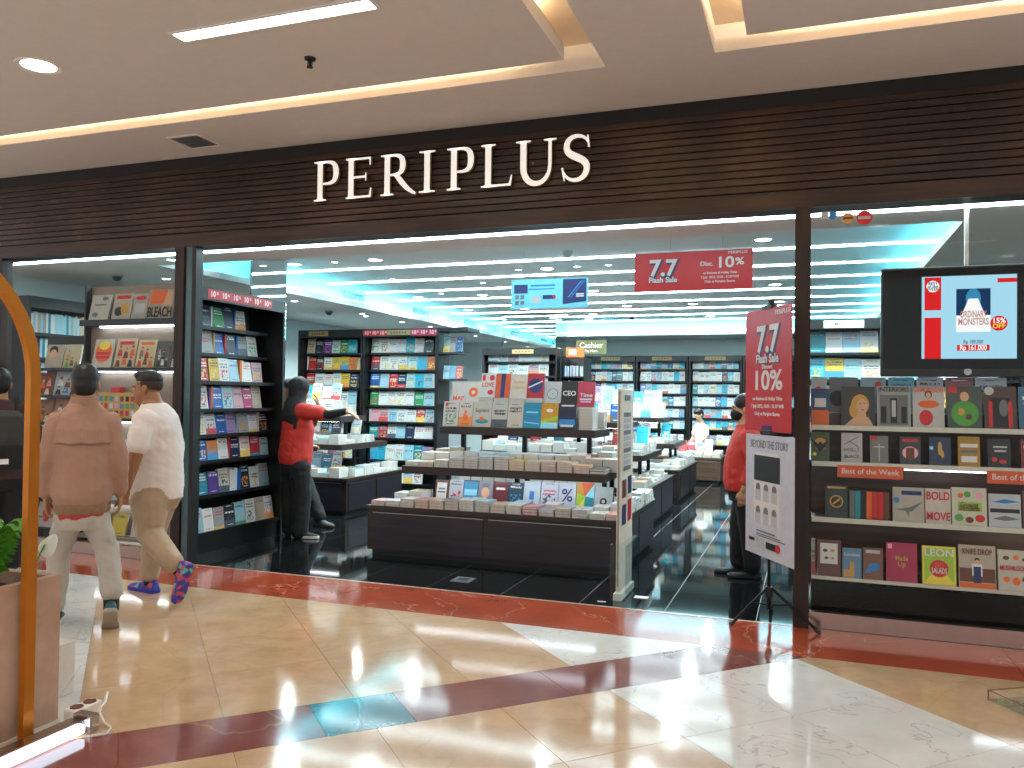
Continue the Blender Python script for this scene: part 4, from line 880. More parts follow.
wbook(1.236, 1.43, z1, y1, 0.27, '#3f78a0', 'blue magazine next to the dark red two figure magazine', (), (), mag=True)
# a second, higher tier of magazines standing behind
MB().box(-1.24, 1.86, 0.21, 0.34, 1.284, 1.372).build('riser', 'window_wood', t)
for x0, x1, c, lab, sh in ((0.03, 0.135, '#c9cbc9', 'white magazine with a red beret portrait on the rear riser', portrait('ink_red', 'ink_grey', .45, .55)), (0.145, 0.33, '#6f7476', 'grey dark photo magazine on the rear riser', [('ink_black', 'e', .3, .4, .3, .3)]), (0.34, 0.50, '#8fb7cc', 'pale blue magazine on the rear riser', [('ink_red', 'e', .7, .8, .14, .14)]), (0.51, 0.67, '#7fc0d8', 'sky blue magazine on the rear riser', ()), (0.68, 0.84, '#b8c4cc', 'silver magazine on the rear riser', ()), (0.85, 1.01, '#a0606c', 'dusty red magazine on the rear riser', ()), (1.02, 1.2, '#c2ccd0', 'pale magazine on the rear riser beside the screen pole', ())):
    wbook(x0, x1, 1.3725, 0.335, 0.24, c, lab, sh, mag=True, tilt=8)
z2, y2 = 1.046, 0.20
wbook(0.03, 0.151, z2, y2, 0.195, '#4f5f3a', 'green gold book with a black bird, beside the post', [('ink_gold', 'e', .5, .6, .35, .35), ('ink_black', 'e', .5, .5, .12, .3), ('ink_black', 'p', [(.05, .75), (.5, .55), (.5, .35), (.2, .5)]), ('ink_black', 'p', [(.95, .75), (.5, .55), (.5, .35), (.8, .5)]), ('ink_yellow', 'e', .2, .25, .1, .1)])
wbook(0.218, 0.351, z2, y2, 0.195, '#d8d8d8', 'white book with grey branches and two grey capital words', [('ink_grey', 'r', .5, .75, .42, .012, 30), ('ink_grey', 'r', .6, .62, .3, .012, -35)], [('HOLLY', .75, .42, 'ink_grey'), ('BLACK', .75, .2, 'ink_grey')])
wbook(0.391, 0.505, z2, y2, 0.18, '#8c8b88', 'grey book with a red corner and a thin figure', [('ink_red', 'r', .2, .93, .2, .06), ('ink_dim', 'r', .5, .4, .03, .32), ('ink_dim', 'r', .5, .6, .3, .02)])
wbook(0.566, 0.693, z2, y2, 0.18, '#39424a', 'dark book with a pale red crown shape', [('ink_pink', 'e', .5, .42, .38, .34), ('ink_brown', 'r', .5, .4, .2, .2), ('ink_red', 'r', .5, .86, .36, .05)])
wbook(0.736, 0.864, z2, y2, 0.18, '#24365e', 'navy book with a golden feather', [('ink_gold', 'e', .5, .6, .1, .36, ), ('ink_gold', 'e', .62, .4, .07, .2), ('ink_cyan', 'e', .1, .62, .1, .1)], [('THE', .5, .12, 'ink_white')][:0])
wbook(0.899, 1.026, z2, y2, 0.19, '#c99a2a', 'yellow book with pale lettering bands', [('ink_white', 'r', .5, .7, .4, .06), ('ink_grey', 'r', .5, .5, .4, .05), ('ink_white', 'r', .5, .25, .36, .1)])
wbook(1.062, 1.193, z2, y2, 0.18, '#26262a', 'black book with red shapes', [('ink_red', 'e', .3, .28, .12, .12), ('ink_red', 'e', .65, .22, .16, .1), ('ink_dim', 'r', .55, .72, .3, .03), ('ink_dim', 'r', .55, .58, .25, .03)])
wbook(1.242, 1.358, z2, y2, 0.18, '#8a3f3a', 'brick red book at the end of the black and red cover')
z3, y3 = 0.683, 0.17
wbook(0.12, 0.263, z3, y3, 0.215, '#24352f', 'dark green book with a golden ring', [('ink_gold', 'e', .5, .5, .3, .3), ('ink_black', 'e', .5, .5, .24, .24), ('ink_gold', 'r', .5, .5, .2, .03, 40), ('ink_gold', 'r', .5, .92, .4, .03)])
bs = thing('box_set', 'slipcase of teal and red volumes beside the golden ring book', 'box', (0.389, 0.245, z3), 0)
MB().box(-0.122, 0.122, -0.055, -0.05, 0, 0.19).box(-0.122, 0.122, 0.05, 0.055, 0, 0.19).box(-0.122, 0.122, -0.05, 0.05, 0, 0.004).box(-0.122, 0.122, -0.05, 0.05, 0.186, 0.19).build('slipcase', 'ink_black', bs)
for k, nk in enumerate(('ink_grey', 'ink_teal', 'ink_black', 'ink_orange', 'ink_red', 'ink_red', 'ink_brown')): MB().box(-0.118+0.034*k, -0.087+0.034*k, -0.0575, -0.0555, 0.006, 0.184).build('spine', nk, bs)
wbook(0.524, 0.712, z3, y3, 0.22, '#c9c4bb', 'pale book with a grey aeroplane', [('ink_grey', 'p', [(.05, .35), (.5, .42), (.95, .6), (.6, .3)]), ('ink_grey', 'p', [(.4, .35), (.55, .4), (.5, .15)]), ('ink_blue', 'e', .12, .62, .1, .1), ('ink_navy', 'r', .6, .84, .32, .06)])
wbook(0.712, 0.861, z3, y3, 0.22, '#e3dccd', 'cream book with two huge brick red capital words', (), [('BOLD', .92, .78, 'ink_red', .5), ('MOVE', .92, .2, 'ink_red', .5)])
wbook(0.861, 1.06, z3, y3, 0.235, '#e9e2cf', 'cream book with a lime panel and scattered succulents', [('ink_lime', 'r', .52, .5, .34, .12), ('ink_green', 'e', .2, .2, .13, .12), ('ink_red', 'e', .8, .2, .14, .12), ('ink_brown', 'e', .5, .15, .12, .1), ('ink_pink', 'e', .8, .8, .12, .12), ('ink_green', 'e', .45, .82, .1, .1), ('ink_orange', 'e', .25, .78, .08, .08)], [('Growing', .5, .54, 'ink_brown'), ('Succulents', .58, .45, 'ink_brown')])
wbook(1.064, 1.243, z3, y3, 0.205, '#dbe0e2', 'white book with three aeroplanes', [('ink_blue', 'p', [(.1, .75), (.5, .85), (.95, .78), (.5, .72)]), ('ink_black', 'r', .5, .5, .46, .06), ('ink_grey', 'p', [(.1, .25), (.5, .36), (.95, .27), (.5, .2)])])
wbook(1.247, 1.42, z3, y3, 0.23, '#8a5a44', 'brown book at the end of the aeroplane books')
z4, y4 = 0.306, 0.14
wbook(0.036, 0.066, z4, y4+0.02, 0.235, '#d8d2c2', 'narrow cream book beside the brown mushroom book', t=0.02)
wbook(0.070, 0.223, z4, y4, 0.235, '#7a4034', 'brown book with a cream mushroom panel', [('ink_white', 'r', .5, .62, .36, .28), ('ink_brown', 'e', .35, .7, .1, .07), ('ink_gold', 'e', .65, .7, .1, .07), ('ink_brown', 'e', .4, .5, .08, .06), ('ink_gold', 'e', .65, .5, .08, .06)])
wbook(0.226, 0.346, z4, y4, 0.19, '#6f9cc0', 'blue city guide with a sandy tower', [('ink_gold', 'r', .5, .28, .12, .26), ('ink_gold', 'r', .25, .15, .2, .12)], [('London', .8, .78, 'ink_white')])
wbook(0.349, 0.473, z4, y4, 0.2, '#8a5640', 'brown book with a blue bird shape', [('ink_blue', 'e', .55, .4, .3, .22), ('ink_blue', 'p', [(.3, .4), (.05, .2), (.4, .2)]), ('ink_dim', 'r', .5, .88, .35, .05)])
wbook(0.485, 0.670, z4, y4, 0.245, '#bf2458', 'magenta book with a golden script title', [('ink_pink', 'r', .12, .9, .07, .06)], [('Made', .4, .6, 'ink_gold'), ('Up', .25, .45, 'ink_gold')])
wbook(0.691, 0.888, z4, y4, 0.24, '#7fb23c', 'green and yellow cookbook with a red disc', [('ink_yellow', 'r', .5, .5, .49, .49), ('ink_lime', 'r', .5, .5, .44, .44), ('ink_yellow', 'p', [(.06, .06), (.94, .06), (.5, .5)]), ('ink_red', 'e', .5, .42, .28, .28)], [('LEON', .85, .82, 'ink_white', .34), ('BIG', .25, .5, 'ink_orange'), ('SALADS', .45, .36, 'ink_white')])
wbook(0.896, 1.104, z4, y4, 0.26, '#cfc0ab', 'cookbook with an aproned cook between two other food books', [('ink_brown', 'r', .5, .3, .48, .16), ('ink_black', 'e', .5, .66, .07, .06), ('ink_skin', 'e', .5, .61, .06, .07), ('ink_white', 'r', .5, .42, .14, .14), ('ink_navy', 'r', .5, .3, .1, .2), ('ink_orange', 'r', .5, .06, .48, .06)], [('KNIFE DROP', .8, .84, 'ink_brown')])
wbook(1.110, 1.291, z4, y4, 0.245, '#e6dcc8', 'cream book with rows of brown and orange toadstools', [('ink_brown', 'e', .25, .8, .1, .07), ('ink_orange', 'e', .55, .82, .09, .08), ('ink_brown', 'e', .82, .78, .09, .07), ('ink_orange', 'e', .25, .28, .1, .1), ('ink_orange', 'e', .55, .24, .12, .14), ('ink_brown', 'e', .82, .3, .1, .1)], [('MUSHROOMS', .9, .55, 'ink_red')])
# Best of the Week strips
plain('strip_orange', '#d4582c', 0.45)
for k, (x, lab) in enumerate(((0.39, 'orange Best of the Week strip above the golden ring book'), (1.25, 'orange Best of the Week strip above the aeroplane books'))):
    tt = thing('shelf_strip', lab, 'sign', (x, 0.172, 0.955)); MB().box(-0.195, 0.195, -0.003, 0, 0, 0.078).build('panel', 'strip_orange', tt)
    text('lettering', 'Best of the Week', 0.05, 'ink_white', tt, (0, -0.0034, 0.04), width=0.34, bold=0.005)
# ---- television
for n_, h_, s_ in (('screen_blue', '#a9dcf2', 1.0), ('screen_red', '#e81f22', 0.9), ('screen_white', '#ffffff', 1.0), ('screen_navy', '#123a66', 0.8), ('screen_mid', '#3a8fc0', 0.9), ('screen_pink', '#c9877a', 0.9), ('screen_yellow', '#f2e05a', 1.0), ('screen_grey', '#5a7480', 0.8)): glow(n_, h_, s_)
tv = thing('television', 'black flat television hanging inside the right window showing a book advert', 'television', (0.965, 0.30, 1.615))
MB().box(-0.505, 0.505, -0.02, 0.03, 0, 0.71).build('housing', 'black_plastic', tv, bevel=0.006)
MB().box(-0.49, 0.49, -0.0225, -0.0201, 0.05, 0.695).build('screen_glass', 'gloss_black', tv)
MB().box(-0.012, 0.012, 0.03, 0.05, 0.3, ZS-1.617).box(-0.15, 0.15, 0.03, 0.045, 0.25, 0.45).build('ceiling_mount', 'white_paint', tv)
MB().lathe([(0.001, 0), (0.022, 0), (0.022, 0.002), (0.001, 0.002)], 16, mat=Matrix.Translation((0.0, -0.0201, 0.032)) @ Matrix.Rotation(R(90), 4, 'X')).build('badge', 'alu', tv)
sw, sh_ = 0.535, 0.53; sx = -0.265+sw/2+0.0
def scr(shapes, name='screen_picture', y=-0.0228): 
    o = prints(tv, shapes, sw, sh_, y=y, name=name); o.location = (sx+0.0, 0, 0.115); return o
scr([('screen_blue', 'r', .5, .5, .5, .5), ('screen_red', 'r', .12, .79, .09, .2), ('screen_red', 'r', .12, .25, .09, .25), ('screen_white', 'e', .12, .88, .07, .07),
     ('screen_navy', 'r', .55, .67, .18, .17), ('screen_mid', 'e', .55, .72, .08, .12), ('screen_white', 'p', [(.42, .5), (.68, .5), (.6, .72), (.5, .72)]), ('screen_white', 'r', .55, .42, .18, .1),
     ('screen_red', 'e', .815, .42, .09, .09), ('screen_red', 'r', .55, .13, .17, .035), ('screen_red', 'r', .9, .93, .1, .025)])
for s, sz, u, v, mat_, wd in (('ORDINARY', .06, .55, .53, 'screen_pink', .15), ('MONSTERS', .06, .55, .44, 'screen_pink', .17), ('15%', .045, .815, .45, 'screen_white', None), ('OFF', .04, .815, .385, 'screen_yellow', None), ('Rp 161.000', .045, .55, .13, 'screen_white', .15), ('Rp 189.000', .035, .55, .2, 'screen_grey', .11), ('BEST\nof the\nWEEK', .026, .12, .9, 'screen_navy', None)):
    if '\n' in s:
        for q, p_ in enumerate(s.split('\n')): text('screen_lettering', p_, sz, mat_, tv, (sx+(u-.5)*sw, -0.0248, 0.115+(v-0.035*q+0.015)*sh_), ext=0.0002, bold=0.02)
    else: text('screen_lettering', s, sz, mat_, tv, (sx+(u-.5)*sw, -0.0248, 0.115+v*sh_), ext=0.0002, bold=0.02, width=wd)
# ---- stickers on the glass
for nm, lab, x, z, r, a, b in (('window_sticker', 'beige round sticker on the right window', 0.244, 2.616, 0.036, 'ink_gold', 'ink_brown'), ('window_sticker', 'red round sticker on the right window', 0.340, 2.613, 0.046, 'ink_red', 'ink_dim')):
    tt = thing(nm, lab, 'sticker', (x, 0.0112, z)); q = Matrix.Rotation(R(90), 4, 'X')
    MB().lathe([(0.001, 0), (r, 0), (r, 0.0006), (0.001, 0.0006)], 24, mat=q).build('disc', a, tt); MB().box(-r*0.8, r*0.8, -0.0012, -0.0007, -r*0.2, r*0.2).build('band', b, tt)
tt = thing('window_sticker', 'small blue and white card sticker on the right window', 'sticker', (0.13, 0.0112, 2.615)); MB().box(-0.045, 0.0, -0.0006, 0, 0, 0.05).build('white_half', 'ink_dim', tt); MB().box(0.001, 0.046, -0.0006, 0, 0, 0.05).build('blue_half', 'ink_blue', tt)

# ================================================================== LEFT WINDOW DISPLAY
t = thing('window_shelving', 'grey brown lit shelving behind the left window holding comics', 'shelving', (-5.75, 0.12, 0))
plain('taupe', '#8a7a6c', 0.5)
MB().box(-0.62, 0.62, 0.165, 0.175, 0, 2.44).build('back_panel', 'taupe', t)
for s in (-0.62, 0.6): MB().box(s, s+0.02, 0.1, 0.165, 0, 2.44).build('side_panel', 'black_case', t)
for z, r in ((2.115, 0.03), (1.672, 0.06), (1.21, 0.06), (0.80, 0.05), (0.46, 0.04), (0.14, 0.02)):
    MB().box(-0.6, 0.6, r, 0.164, z-0.055 if z > 2 else z-0.03, z-0.001).build('shelf', 'black_case' if z > 1 else 'taupe', t)
    if z < 2.2: MB().box(-0.45, 0.45, 0.12, 0.14, z-(0.066 if z > 2 else 0.04), z-(0.0555 if z > 2 else 0.0305)).build('shelf_light', 'led_shelf', t)
t = thing('window_shelving', 'dark wall shelving at the far end of the left window', 'shelving', (-6.80, 0.12, 0))
MB().box(-0.33, 0.33, 0.36, 0.38, 0, 2.0).build('back_panel', 'black_case', t)
for z in (1.672, 1.41, 1.15, 0.80, 0.46, 0.14): MB().box(-0.33, 0.33, 0.1, 0.359, z-0.02, z-0.001).build('shelf', 'espresso', t)
def comic(x0, x1, z, y, h, c, lab, shapes=(), texts=(), tilt=12, rz=0):
    w_ = x1-x0-0.008
    o = book(W0, (x0+x1)/2, y, z, w_, h, 0.02, c, lab, 'comics in the left window', tilt=tilt, me=SOFTP if shapes else SOFT, name='comic_book', cat='comic book', rz=rz)
    if shapes: attach(prints(o, shapes, w_, h), o, 0.02)
    for k, (s, fw_, v, ink) in enumerate(texts): attach(text('cover_lettering', s, w_*0.46, ink, None, (0, -0.0045-0.0002*k, h*v), bold=0.02, width=w_*fw_), o, 0.02)
    return o
def fig(*inks):
    out = []
    for i, k in enumerate(inks):
        u_, v_ = .2+.3*(i % 3)+.04*(i//3), .14+.3*(i//3)+.07*(i % 2)
        out += [(k, 'p', [(u_-.12, v_-.12), (u_+.13, v_-.12), (u_+.07, v_+.1), (u_-.06, v_+.12)]), ('ink_skin', 'e', u_+.01, v_+.17, .055, .065), (inks[(i+1) % len(inks)], 'e', u_+.01, v_+.205, .06, .045), (inks[(i+2) % len(inks)], 'r', u_-.02, v_, .05, .015, 35)]
    return out
comic(-6.30, -6.06, 2.1155, 0.20, 0.24, '#d9dad2', 'white comic with grey ornament, end of the top left window shelf', [('ink_grey', 'e', .3, .2, .16, .1), ('ink_grey', 'e', .7, .85, .16, .08), ('ink_grey', 'r', .5, .6, .3, .03)])
comic(-6.03, -5.80, 2.1155, 0.20, 0.245, '#cfc8ba', 'cream comic with a red title and dark figure', [('ink_red', 'r', .5, .86, .38, .07), ('ink_black', 'e', .35, .3, .22, .2), ('ink_gold', 'e', .65, .4, .2, .24)])
comic(-5.79, -5.62, 2.1155, 0.20, 0.24, '#cfc6b8', 'beige comic with a red banner beside the black titled comic', [('ink_red', 'e', .5, .82, .4, .12), ('ink_dim', 'r', .5, .4, .35, .2)])
comic(-5.61, -5.32, 2.1155, 0.20, 0.265, '#cdb9a4', 'large comic with a huge black title across its foot', [('ink_orange', 'p', [(.05, .5), (.6, .5), (.75, .98), (.1, .98)]), ('ink_skin', 'p', [(.6, .45), (.95, .45), (.95, .9), (.75, .98)])], [('BLEACH', .95, .2, 'ink_black')], tilt=8)
comic(-6.26, -6.02, 1.6725, 0.205, 0.27, '#ded6c8', 'cream comic with a large orange medallion', [('ink_orange', 'e', .5, .55, .42, .44), ('ink_yellow', 'e', .5, .78, .28, .18), ('ink_red', 'r', .5, .5, .36, .05), ('ink_red', 'r', .5, .36, .36, .05)])
comic(-6.00, -5.75, 1.6725, 0.205, 0.275, '#e2d2b0', 'cream comic with red title and a crowd of heads', [('ink_red', 'r', .5, .84, .36, .06)] + fig('ink_brown', 'ink_orange', 'ink_black', 'ink_red', 'ink_brown', 'ink_orange'))
comic(-5.74, -5.52, 1.6725, 0.205, 0.26, '#e5d3a8', 'yellow cream comic with scattered red figures', [('ink_orange', 'r', .5, .86, .36, .05)] + fig('ink_red', 'ink_brown', 'ink_orange', 'ink_grey', 'ink_red'))
comic(-5.50, -5.35, 1.6725, 0.205, 0.24, '#6a6c6e', 'grey comic with a black haired figure', fig('ink_black', 'ink_white', 'ink_black', 'ink_dim', 'ink_black'), tilt=6)
comic(-5.345, -5.18, 1.6725, 0.205, 0.24, '#5c5e62', 'dark grey comic beside the left entrance post', fig('ink_dim', 'ink_black', 'ink_red', 'ink_black'), tilt=6)
bs = thing('box_set', 'yellow box set patterned with rows of small colour portraits', 'box', (-5.87, 0.245, 1.2105))
MB().box(-0.30, 0.30, -0.04, 0.035, 0, 0.235).build('box', 'ink_gold', bs, bevel=0.002)
inks_ = ['ink_teal', 'ink_pink', 'ink_red', 'ink_dim', 'ink_blue', 'ink_red', 'ink_brown', 'ink_green', 'ink_lilac', 'ink_black']
o = prints(bs, [(inks_[(i*3+j*2) % 10], 'r', .07+.105*i, .2+.28*j, .033, .1) for i in range(7) for j in range(3)] + [('ink_brown', 'e', .88, .55, .06, .09)], 0.6, 0.235, y=-0.0412, name='portrait_print')
tag(MB().box(-0.05, 0.05, -0.03, 0.03, 0, 0.05).build('gift_box', 'ink_red', None, (-5.97, 0.245, 1.4465), bevel=0.003), 'small red box on top of the portrait box set', 'box')
for x0, x1, z, h, c, lab, sh in ((-6.93, -6.70, 1.6725, 0.23, '#c8c0a8', 'cream comic with a black haired boy on the far left shelving', [('ink_black', 'e', .4, .75, .25, .2), ('ink_skin', 'e', .4, .6, .2, .2)]), (-6.69, -6.48, 1.6725, 0.23, '#cfc8a0', 'pale yellow comic on the far left shelving', fig('ink_green', 'ink_brown', 'ink_grey', 'ink_gold')),
     (-7.10, -6.83, 1.4105, 0.22, '#a4563f', 'rust red comic with crowded figures, far left shelving', fig('ink_orange', 'ink_brown', 'ink_white', 'ink_red', 'ink_orange', 'ink_pink')), (-6.81, -6.49, 1.4105, 0.235, '#c3c9cc', 'pale comic with black and blue fighters', fig('ink_black', 'ink_blue', 'ink_black', 'ink_white', 'ink_brown', 'ink_grey')),
     (-7.10, -6.83, 1.1505, 0.22, '#b08468', 'tan comic with crowded figures, far left shelving', fig('ink_brown', 'ink_orange', 'ink_white', 'ink_red', 'ink_brown')), (-6.81, -6.50, 1.1505, 0.23, '#c08a70', 'salmon comic with white and orange figures', fig('ink_white', 'ink_orange', 'ink_red', 'ink_white', 'ink_brown', 'ink_orange')),
     (-7.10, -6.88, 0.4605, 0.28, '#8fb03c', 'green and yellow book on the low far left shelf', [('ink_yellow', 'e', .5, .75, .3, .2), ('ink_green', 'e', .5, .3, .36, .3)]), (-6.84, -6.64, 0.4605, 0.25, '#d8d4cc', 'white and red comic on the low far left shelf', [('ink_red', 'e', .5, .6, .3, .3)]), (-7.0, -6.75, 0.1405, 0.24, '#d9cfc6', 'pale comic with a red figure on the lowest far left shelf', [('ink_red', 'e', .5, .6, .22, .4)]), (-6.7, -6.5, 0.1405, 0.22, '#dcd6ce', 'white comic on the lowest far left shelf', ())): comic(x0, x1, z, 0.27, h, c, lab, sh)
for x0, x1, z, h, c, lab in ((-6.3, -6.12, 0.8005, 0.22, '#6fb4d8', 'sky blue comic on the lit waist high left window shelf'), (-5.95, -5.75, 0.8005, 0.22, '#d8dde0', 'white comic on the lit waist high left window shelf'), (-5.7, -5.5, 0.8005, 0.22, '#4f9ac8', 'blue comic on the lit waist high left window shelf'), (-6.3, -6.1, 0.4605, 0.2, '#e2e2dc', 'pale comic on the knee high left window shelf'), (-6.06, -5.9, 0.4605, 0.2, '#c8d4d8', 'pale grey comic on the knee high left window shelf'), (-5.55, -5.38, 0.4605, 0.2, '#e0dcd0', 'cream comic on the knee high left window shelf'), (-6.2, -6.02, 0.1405, 0.2, '#dfe3e4', 'white comic on the lowest left window shelf'), (-5.97, -5.80, 0.1405, 0.2, '#e2c62a', 'yellow comic on the lowest left window shelf'), (-5.74, -5.56, 0.1405, 0.2, '#dcdcd6', 'pale comic beside the yellow one on the lowest shelf')): comic(x0, x1, z, 0.19, h, c, lab, tilt=12)
# bookcase of tall spines along the left wall seen through that window
bookcase('dark bookcase of tall pale spines along the left wall', -7.55, 1.45, R(90), 1.7, 2.44, 0.4, [2.06, 1.80, 1.54, 1.28, 1.0, 0.7, 0.4, 0.14], [0.05]*8)

# ================================================================== HANGING SIGNS, POSTERS, GATE
plain('poster_red', '#bd1522', 0.35); plain('poster_white', '#c6c8d4', 0.35); plain('poster_blue', '#74d0f2', 0.4)
def flash77(parent, x, z, s, y):
    for dx, dz, ink, b in ((0.05*s, -0.05*s, 'ink_navy', 0.07), (0, 0, 'ink_white', 0.03)):
        text('numeral_lettering', '7.7', s*1.1, ink, parent, (x+dx, y-(0.0006 if ink == 'ink_white' else 0), z+dz), bold=b)
        text('flash_lettering', 'Flash Sale', s*0.36, ink, parent, (x+dx*0.4, y-(0.0012 if ink == 'ink_white' else 0.0003), z-s*0.56+dz*0.4), bold=b*0.9)
t = thing('hanging_sign', 'red hanging banner reading 7.7 Flash Sale and Disc. 10%', 'sign', (-0.884, 1.2, 2.347))
MB().box(-0.477, 0.477, -0.003, 0.003, 0, 0.325).build('panel', 'poster_red', t); MB().box(-0.48, 0.48, -0.006, 0.006, 0.319, 0.33).build('top_rail', 'alu', t)
flash77(t, -0.24, 0.185, 0.17, -0.0042)
for s, sz, x, z, wd in (('Disc.', .05, .115, .21, .1), ('10', .125, .26, .215, .12), ('%', .08, .375, .22, .07), ('PERIPLUS', .028, .36, .295, .15), ('on Business & Hobby Titles', .026, .22, .135, .27), ('7 July  2023, 10.00 - 21.59 WIB', .026, .22, .1, .3), ('Only at Periplus Stores', .026, .22, .065, .24)): text('sign_lettering', s, sz, 'ink_white', t, (x, -0.0042, z), bold=0.02, width=wd)
for s in (-0.18, 0.24): MB().cyl((s, 0, 0.33), (s, 0, ZU-2.348), 0.0012, n=6).build('wire', 'alu', t)
t = thing('hanging_sign', 'light blue hanging banner with a dark blue book picture', 'sign', (-2.522, 2.5, 2.381))
MB().box(-0.418, 0.418, -0.003, 0.003, 0, 0.305).build('panel', 'poster_blue', t)
prints(t, [('ink_navy', 'p', [(.68, .12), (.98, .2), (.98, .97), (.68, .97)]), ('ink_blue', 'p', [(.74, .35), (.76, .35), (.93, .9), (.91, .9)]), ('ink_blue', 'p', [(.78, .35), (.79, .35), (.96, .9), (.95, .9)]), ('ink_navy', 'r', .13, .68, .09, .15), ('ink_grey', 'r', .08, .4, .025, .07), ('ink_grey', 'r', .15, .4, .025, .07), ('ink_grey', 'r', .08, .2, .025, .07), ('ink_grey', 'r', .15, .2, .025, .07), ('ink_blue', 'r', .42, .78, .16, .03), ('ink_blue', 'r', .4, .66, .17, .02), ('ink_dim', 'r', .33, .3, .06, .12), ('ink_navy', 'r', .5, .38, .08, .07), ('ink_red', 'e', .57, .38, .022, .022), ('ink_white', 'r', .9, .45, .05, .02), ('ink_white', 'r', .9, .38, .05, .02)], 0.836, 0.305, y=-0.0042, name='sign_print')
for s in (-0.28, 0.28): MB().cyl((s, 0, 0.305), (s, 0, ZU-2.382), 0.0012, n=6).build('wire', 'alu', t)
# poster stand
pa = math.atan2(-0.54, 0.31)
ps = thing('poster_stand', 'black tripod poster stand beside the right entrance post', 'stand', (-0.22, 0.02, 0))
MB().cyl((0, 0, 0.16), (0, 0, 2.09), 0.011).build('pole', 'black_metal', ps, smooth=0.8)
MB().cyl((0, 0, 0.17), (0, 0, 0.235), 0.024).build('hub', 'black_plastic', ps, smooth=0.8)
for (fx, fy) in ((-0.223, -0.173), (0.305, -0.15), (0.0, 0.36)):
    mb = MB().tube([(fx*0.06, fy*0.06, 0.225), (fx, fy, 0.012)], 0.0095, 8); lg = mb.build('leg', 'black_metal', ps, smooth=0.8)
    MB().tube([(fx*0.93, fy*0.93, 0.024), (fx*1.02, fy*1.02, 0.010)], 0.0135, 10).build('rubber_foot', 'black_plastic', lg, smooth=0.8)
    MB().tube([(fx*0.08, fy*0.08, 0.12), (fx*0.42, fy*0.42, 0.142)], 0.005, 6).build('brace', 'black_metal', ps)
MB().cyl((0, 0, 0.09), (0, 0, 0.17), 0.011).build('lower_pole', 'black_metal', ps)
for z in (2.06, 1.24): MB().obox(Matrix.Rotation(pa, 4, 'Z'), -0.06, 0.06, -0.03, 0.014, z-0.012, z+0.012).obox(Matrix.Rotation(pa, 4, 'Z'), -0.012, 0.012, -0.014, 0.014, z, z+0.05).build('clip', 'black_plastic', ps)
PW = math.hypot(0.31, 0.54)
nrm = Vector((math.sin(pa), -math.cos(pa), 0))*0.016
def poster(label, z0, H_, W_, mat, off=0.0):
    d = Vector((math.cos(pa), math.sin(pa), 0))
    p = thing('poster', label, 'poster', Vector((-0.22, 0.02, z0))+nrm+d*off, pa)
    MB().box(-W_/2, W_/2, -0.002, 0.002, 0, H_).build('sheet', mat, p); return p
p = poster('red 7.7 Flash Sale 10% poster clipped to the tripod stand', 1.245, 0.81, 0.62, 'poster_red', -0.01)
flash77(p, 0, 0.60, 0.22, -0.0032)
for s, sz, z, wd in (('Discount', .04, .425, .14), ('10%', .18, .33, .36), ('on Business & Hobby Titles', .032, .215, .40), ('7 July 2023, 10.00 - 21.59 WIB', .032, .165, .44), ('Only at Periplus Stores', .032, .115, .34), ('PERIPLUS', .04, .77, .2)): text('poster_lettering', s, sz, 'ink_white', p, (0.2 if s == 'PERIPLUS' else 0, -0.0032, z), bold=0.02, width=wd)
prints(p, [('ink_navy', 'r', .5, .03, .11, .018)], 0.62, 0.81, y=-0.0032, name='button_print')
p = poster('white poster with a black book picture below the red poster', 0.42, 0.80, 0.645, 'poster_white', 0.02)
text('poster_lettering', 'BEYOND THE STORY', 0.075, 'ink_grey', p, (0, -0.0032, 0.735), width=0.50)
prints(p, [('ink_white', 'r', .46, .84, .24, .015), ('ink_black', 'r', .46, .725, .27, .105), ('ink_white', 'r', .46, .445, .27, .17)] + [('ink_grey', 'e', .28+.17*i, .56-.19*j, .05, .05) for i in range(3) for j in range(2)] + [('ink_dim', 'r', .28+.17*i, .50-.19*j, .06, .045) for i in range(3) for j in range(2)] + [('ink_grey', 'r', .45, .205, .2, .006), ('ink_grey', 'r', .5, .18, .25, .004), ('ink_grey', 'r', .55, .165, .3, .004), ('ink_black', 'r', .15, .12, .06, .013), ('ink_dim', 'r', .35, .1, .08, .035), ('ink_black', 'r', .58, .105, .12, .028), ('ink_red', 'e', .70, .105, .045, .045)], 0.645, 0.80, y=-0.0032, name='poster_print')
# security gate
g_ = thing('security_gate', 'narrow pale security gate panel standing at the shop entrance', 'gate', (-1.262, 0.42, 0))
MB().box(-0.013, 0.013, -0.22, 0.22, 0.06, 1.52).build('panel', 'cream', g_, bevel=0.004)
MB().box(-0.006, 0.006, -0.224, -0.2205, 0.1, 1.5).build('edge_trim', 'grey_plastic', g_)
MB().box(-0.06, 0.06, -0.25, 0.25, 0.0, 0.40).build('base_cover', 'acrylic', g_, bevel=0.006)
MB().box(-0.03, 0.03, -0.23, 0.23, 0.001, 0.05).build('foot', 'white_plastic', g_)
o = prints(g_, [('ink_grey', 'r', .5, .955, .25, .014)] + [('ink_dim' if j % 3 else 'ink_grey', 'r', .5, .87-.03*j, .3, .011) for j in range(10)] + [('ink_brown', 'r', .28, .5, .16, .045), ('ink_navy', 'r', .74, .51, .16, .045), ('ink_navy', 'r', .28, .37, .16, .05), ('ink_red', 'r', .74, .38, .16, .055)], 0.42, 1.46, y=0, name='panel_print')
o.rotation_euler = (0, 0, R(90)); o.location = (0.0142, 0, 0.06)
